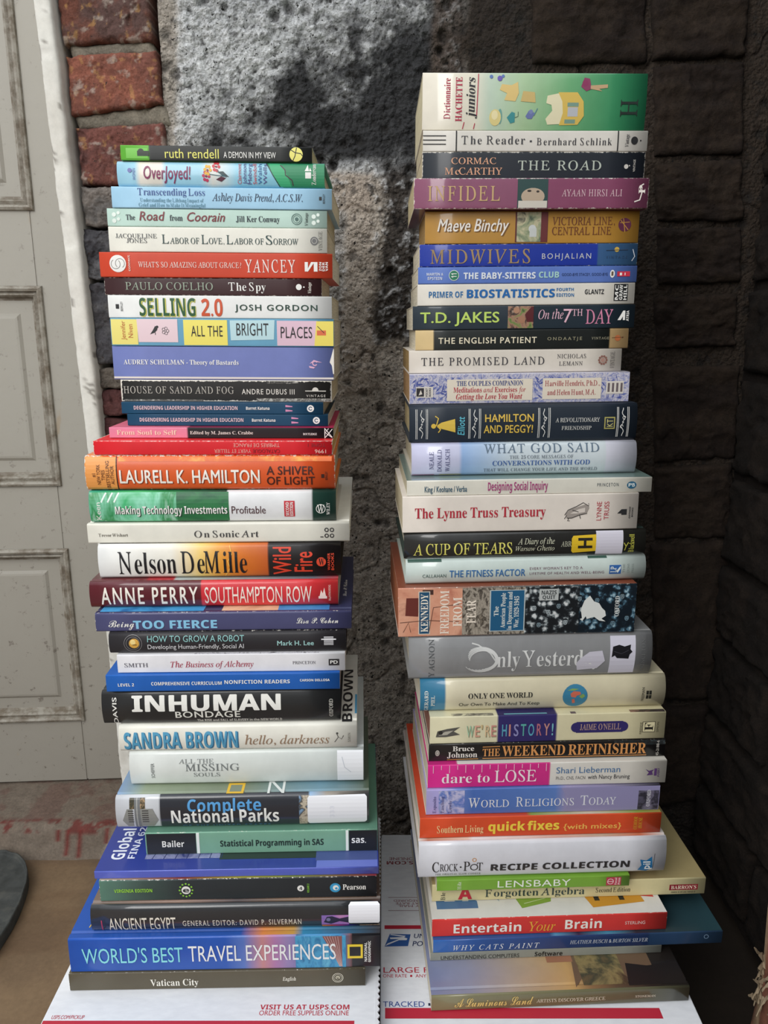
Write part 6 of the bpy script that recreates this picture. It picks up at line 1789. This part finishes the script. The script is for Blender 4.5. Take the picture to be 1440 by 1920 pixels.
R_, F, P = book('lens', 'th', 0.200, '#7aa83c', 'thin leaf-green book lying over the tan one, small red emblem', GR, gloss=.35)
F.text('Hilz', 'R', '#e6ecd4', 857, 864, .14, .86, 'a', 1); F.text('LENSBABY', 'N', '#eef2e4', 932, 1069, .22, .84, track=.03)
F.rect('#b83a4e', 1136, 1164, .12, .90, 'e', 2); F.ring('#f0d8d4', 1144, .5, 6, 1.2); F.line('#f0d8d4', [(1139, .5), (1149, .5)], 1.2); F.text('Focal', 'H', '#f0d8d4', 1152, 1156, .2, .84, 'e', 1); F.text('Press', 'H', '#f0d8d4', 1158, 1162, .2, .84, 'e', 1)
flush_faces([F, P], R_)

R_, F, P = book('algebra', 'pb', 0.235, '#d8cc9c', 'wide tan book with maroon publisher block at its far right end', GR, gloss=.35, top='#a8986c', page='#cfc4a0')
F.text('Forgotten Algebra', 'R', '#2c3f3c', 908, 1094, .22, .66); F.text('Second Edition', 'R', '#4a4a3c', 1115, 1180, .30, .58, 's'); F.rect('#8c2430', 1254, 1308, .30, .64, 'e', 2); F.text("BARRON'S", 'B', '#efdcc4', 1257, 1305, .37, .58, 'e'); F.text('ISBN 0-8120-1942-5', 'H', '#5a5140', 1258, 1304, .13, .22, 's')
F.text('Ble', 'R', '#4a4a3c', 826, 834, .10, .56, 'a', 1); F.text('A', 'K', '#c8303c', 858, 884, .12, .80)
P.text('Everything you need', 'I', '#6a5f40', 1262, 1268, 40, 130, 'c', 3); P.rect('#8c3a3c', 1255, 1272, 150, 190, 'c', 1)
flush_faces([F, P], R_)

R_, F, P = book('entertain', 'pb', 0.215, '#d23a36', 'red-spined puzzle book with white cover showing blocky E and yellow grid', GR, gloss=.35, top='#d9d6d0', page='#e4dfd2', wear=.15)
F.text('Entertain', 'H', '#f2ece4', 850, 976, .20, .72); F.text('Your', 'I', '#e6a83e', 990, 1040, .18, .74); F.text('Brain', 'H', '#f2ece4', 1058, 1127, .24, .78); F.text('STERLING', 'g', '#e8cfc8', 1171, 1209, .40, .58, 'e')
P.rect('#4a6f98', 822, 838, 14, 70, 'c', 1); P.rect('#4a6f98', 838, 900, 14, 24, 'c', 1); P.rect('#4a6f98', 858, 872, 24, 48, 'c', 1); P.rect('#4a6f98', 884, 898, 24, 60, 'c', 1); P.text('More', 'I', '#5a8a9a', 928, 942, 22, 66, 'c', 1)
P.poly('#7fa03c', [(955, 60), (982, 12), (1040, 20), (1060, 60)], 'c', 1); P.poly('#c9453c', [(1058, 60), (1068, 36), (1130, 30), (1240, 22), (1236, 60)], 'c', 1); P.poly('#c98f2c', [(1086, 60), (1116, 10), (1218, 16), (1206, 60)], 'c', 2)
for i in range(4): P.rect('#26221c', 1112 + 24 * (i % 4), 1124 + 24 * (i % 4), 26 + 7 * (i % 2), 33 + 7 * (i % 2), 'c', 3); P.rect('#26221c', 1124 + 24 * (i % 4), 1134 + 24 * (i % 4), 19 + 7 * (i % 2), 26 + 7 * (i % 2), 'c', 3)
P.poly('#3f8a9c', [(1066, 40), (1078, 28), (1098, 30), (1092, 60), (1070, 60)], 'c', 3); P.poly('#3f8a9c', [(1212, 36), (1226, 24), (1240, 30), (1236, 60), (1216, 60)], 'c', 3)
P.line('#d0dcae', [(988, 18), (1040, 26), (1000, 36), (1030, 44)], 1.4, 'c', 4)
flush_faces([F, P], R_)

R_, F, P = book('cats', 'pb', 0.225, [(0, '#2f68b4'), (.1, '#24549c'), (.45, '#1d3a70'), (.74, '#1b2d52'), (.745, '#233c5c'), (1, '#36506e')],
                'thin wide dark blue book jutting out to the right, white spaced italic title', GR, gloss=.7, top=[(0, '#2a5a9a'), (.4, '#27568c'), (.42, '#4f9cc4'), (.5, '#2a2f4a'), (.6, '#3a8fae'), (.7, '#1c2f38'), (1, '#2c474e')])
F.text('WHY CATS PAINT', 'I', '#e6eaee', 849, 1009, .20, .60, track=.2); F.text('HEATHER BUSCH & BURTON SILVER', 'I', '#c9cfd8', 1066, 1212, .40, .68, 'a'); F.ring('#7a94ac', 1323, .62, 4.5, 1)
flush_faces([F, P], R_)

R_, F, P = book('underst', 'th', 0.215, '#8f9188', 'thin grey book with black lettering under the dark blue one', GR, gloss=.45)
F.text('UNDERSTANDING COMPUTERS', 'g', '#3a3b38', 826, 972, .14, .62); F.text('Software', 'H', '#1c1d1c', 1001, 1053, .18, .72, 's')
flush_faces([F, P], R_)

R_, F, P = book('luminous', 'hs', 0.245, [(0, '#7f7a58'), (.5, '#6f6c4c'), (1, '#4a4838')],  # spine and cover ramps darken to the right, shade in the colour
                'large olive art book with landscape painting cover under the right pile', GR, gloss=.7, top=[(0, '#8088a8'), (.15, '#8f90a4'), (.35, '#b09c88'), (.55, '#c09a62'), (.62, '#8a6a48'), (.72, '#5a4a38'), (.85, '#2c2622'), (1, '#1f1b19')])
F.text('A Luminous Land', 'S', '#e6c878', 852, 998, .26, .80); F.text('ARTISTS DISCOVER GREECE', 'R', '#e6dcc4', 1004, 1133, .36, .58, 's'); F.text('STONEMAN', 'R', '#e4ddc8', 1190, 1228, .44, .58, 'a')
P.poly('#6a5440', [(1080, 4), (1110, 22), (1180, 16), (1200, 4), (1240, 2), (1240, 100), (1060, 100), (1050, 60), (1090, 44)], 'c', 1); P.pic(['#6f5a3c', '#3f4030', '#8a7a50', '#4a3a2a'], 1096, 1180, 6, 70, 28, 'c', 2)
P.rect('#9a6a50', 1040, 1090, 34, 48, 'c', 2); P.rect('#b5a888', 1022, 1070, 52, 66, 'c', 2); P.rect('#8f5f4a', 1070, 1100, 48, 70, 'c', 3); P.rect('#c9bfa4', 1120, 1148, 46, 58, 'c', 4); P.rect('#4a4a3a', 1130, 1142, 48, 55, 'c', 5)
P.poly('#1f1a18', [(1180, 4), (1190, 30), (1230, 26), (1290, 30), (1290, 4)], 'c', 4); P.text('Rich', 'g', '#b9b4a8', 1208, 1218, 48, 84, 'c', 1); P.ring('#c9b070', 887, 66, 12, 1.5, 'c', ry=8)
flush_faces([F, P], R_)
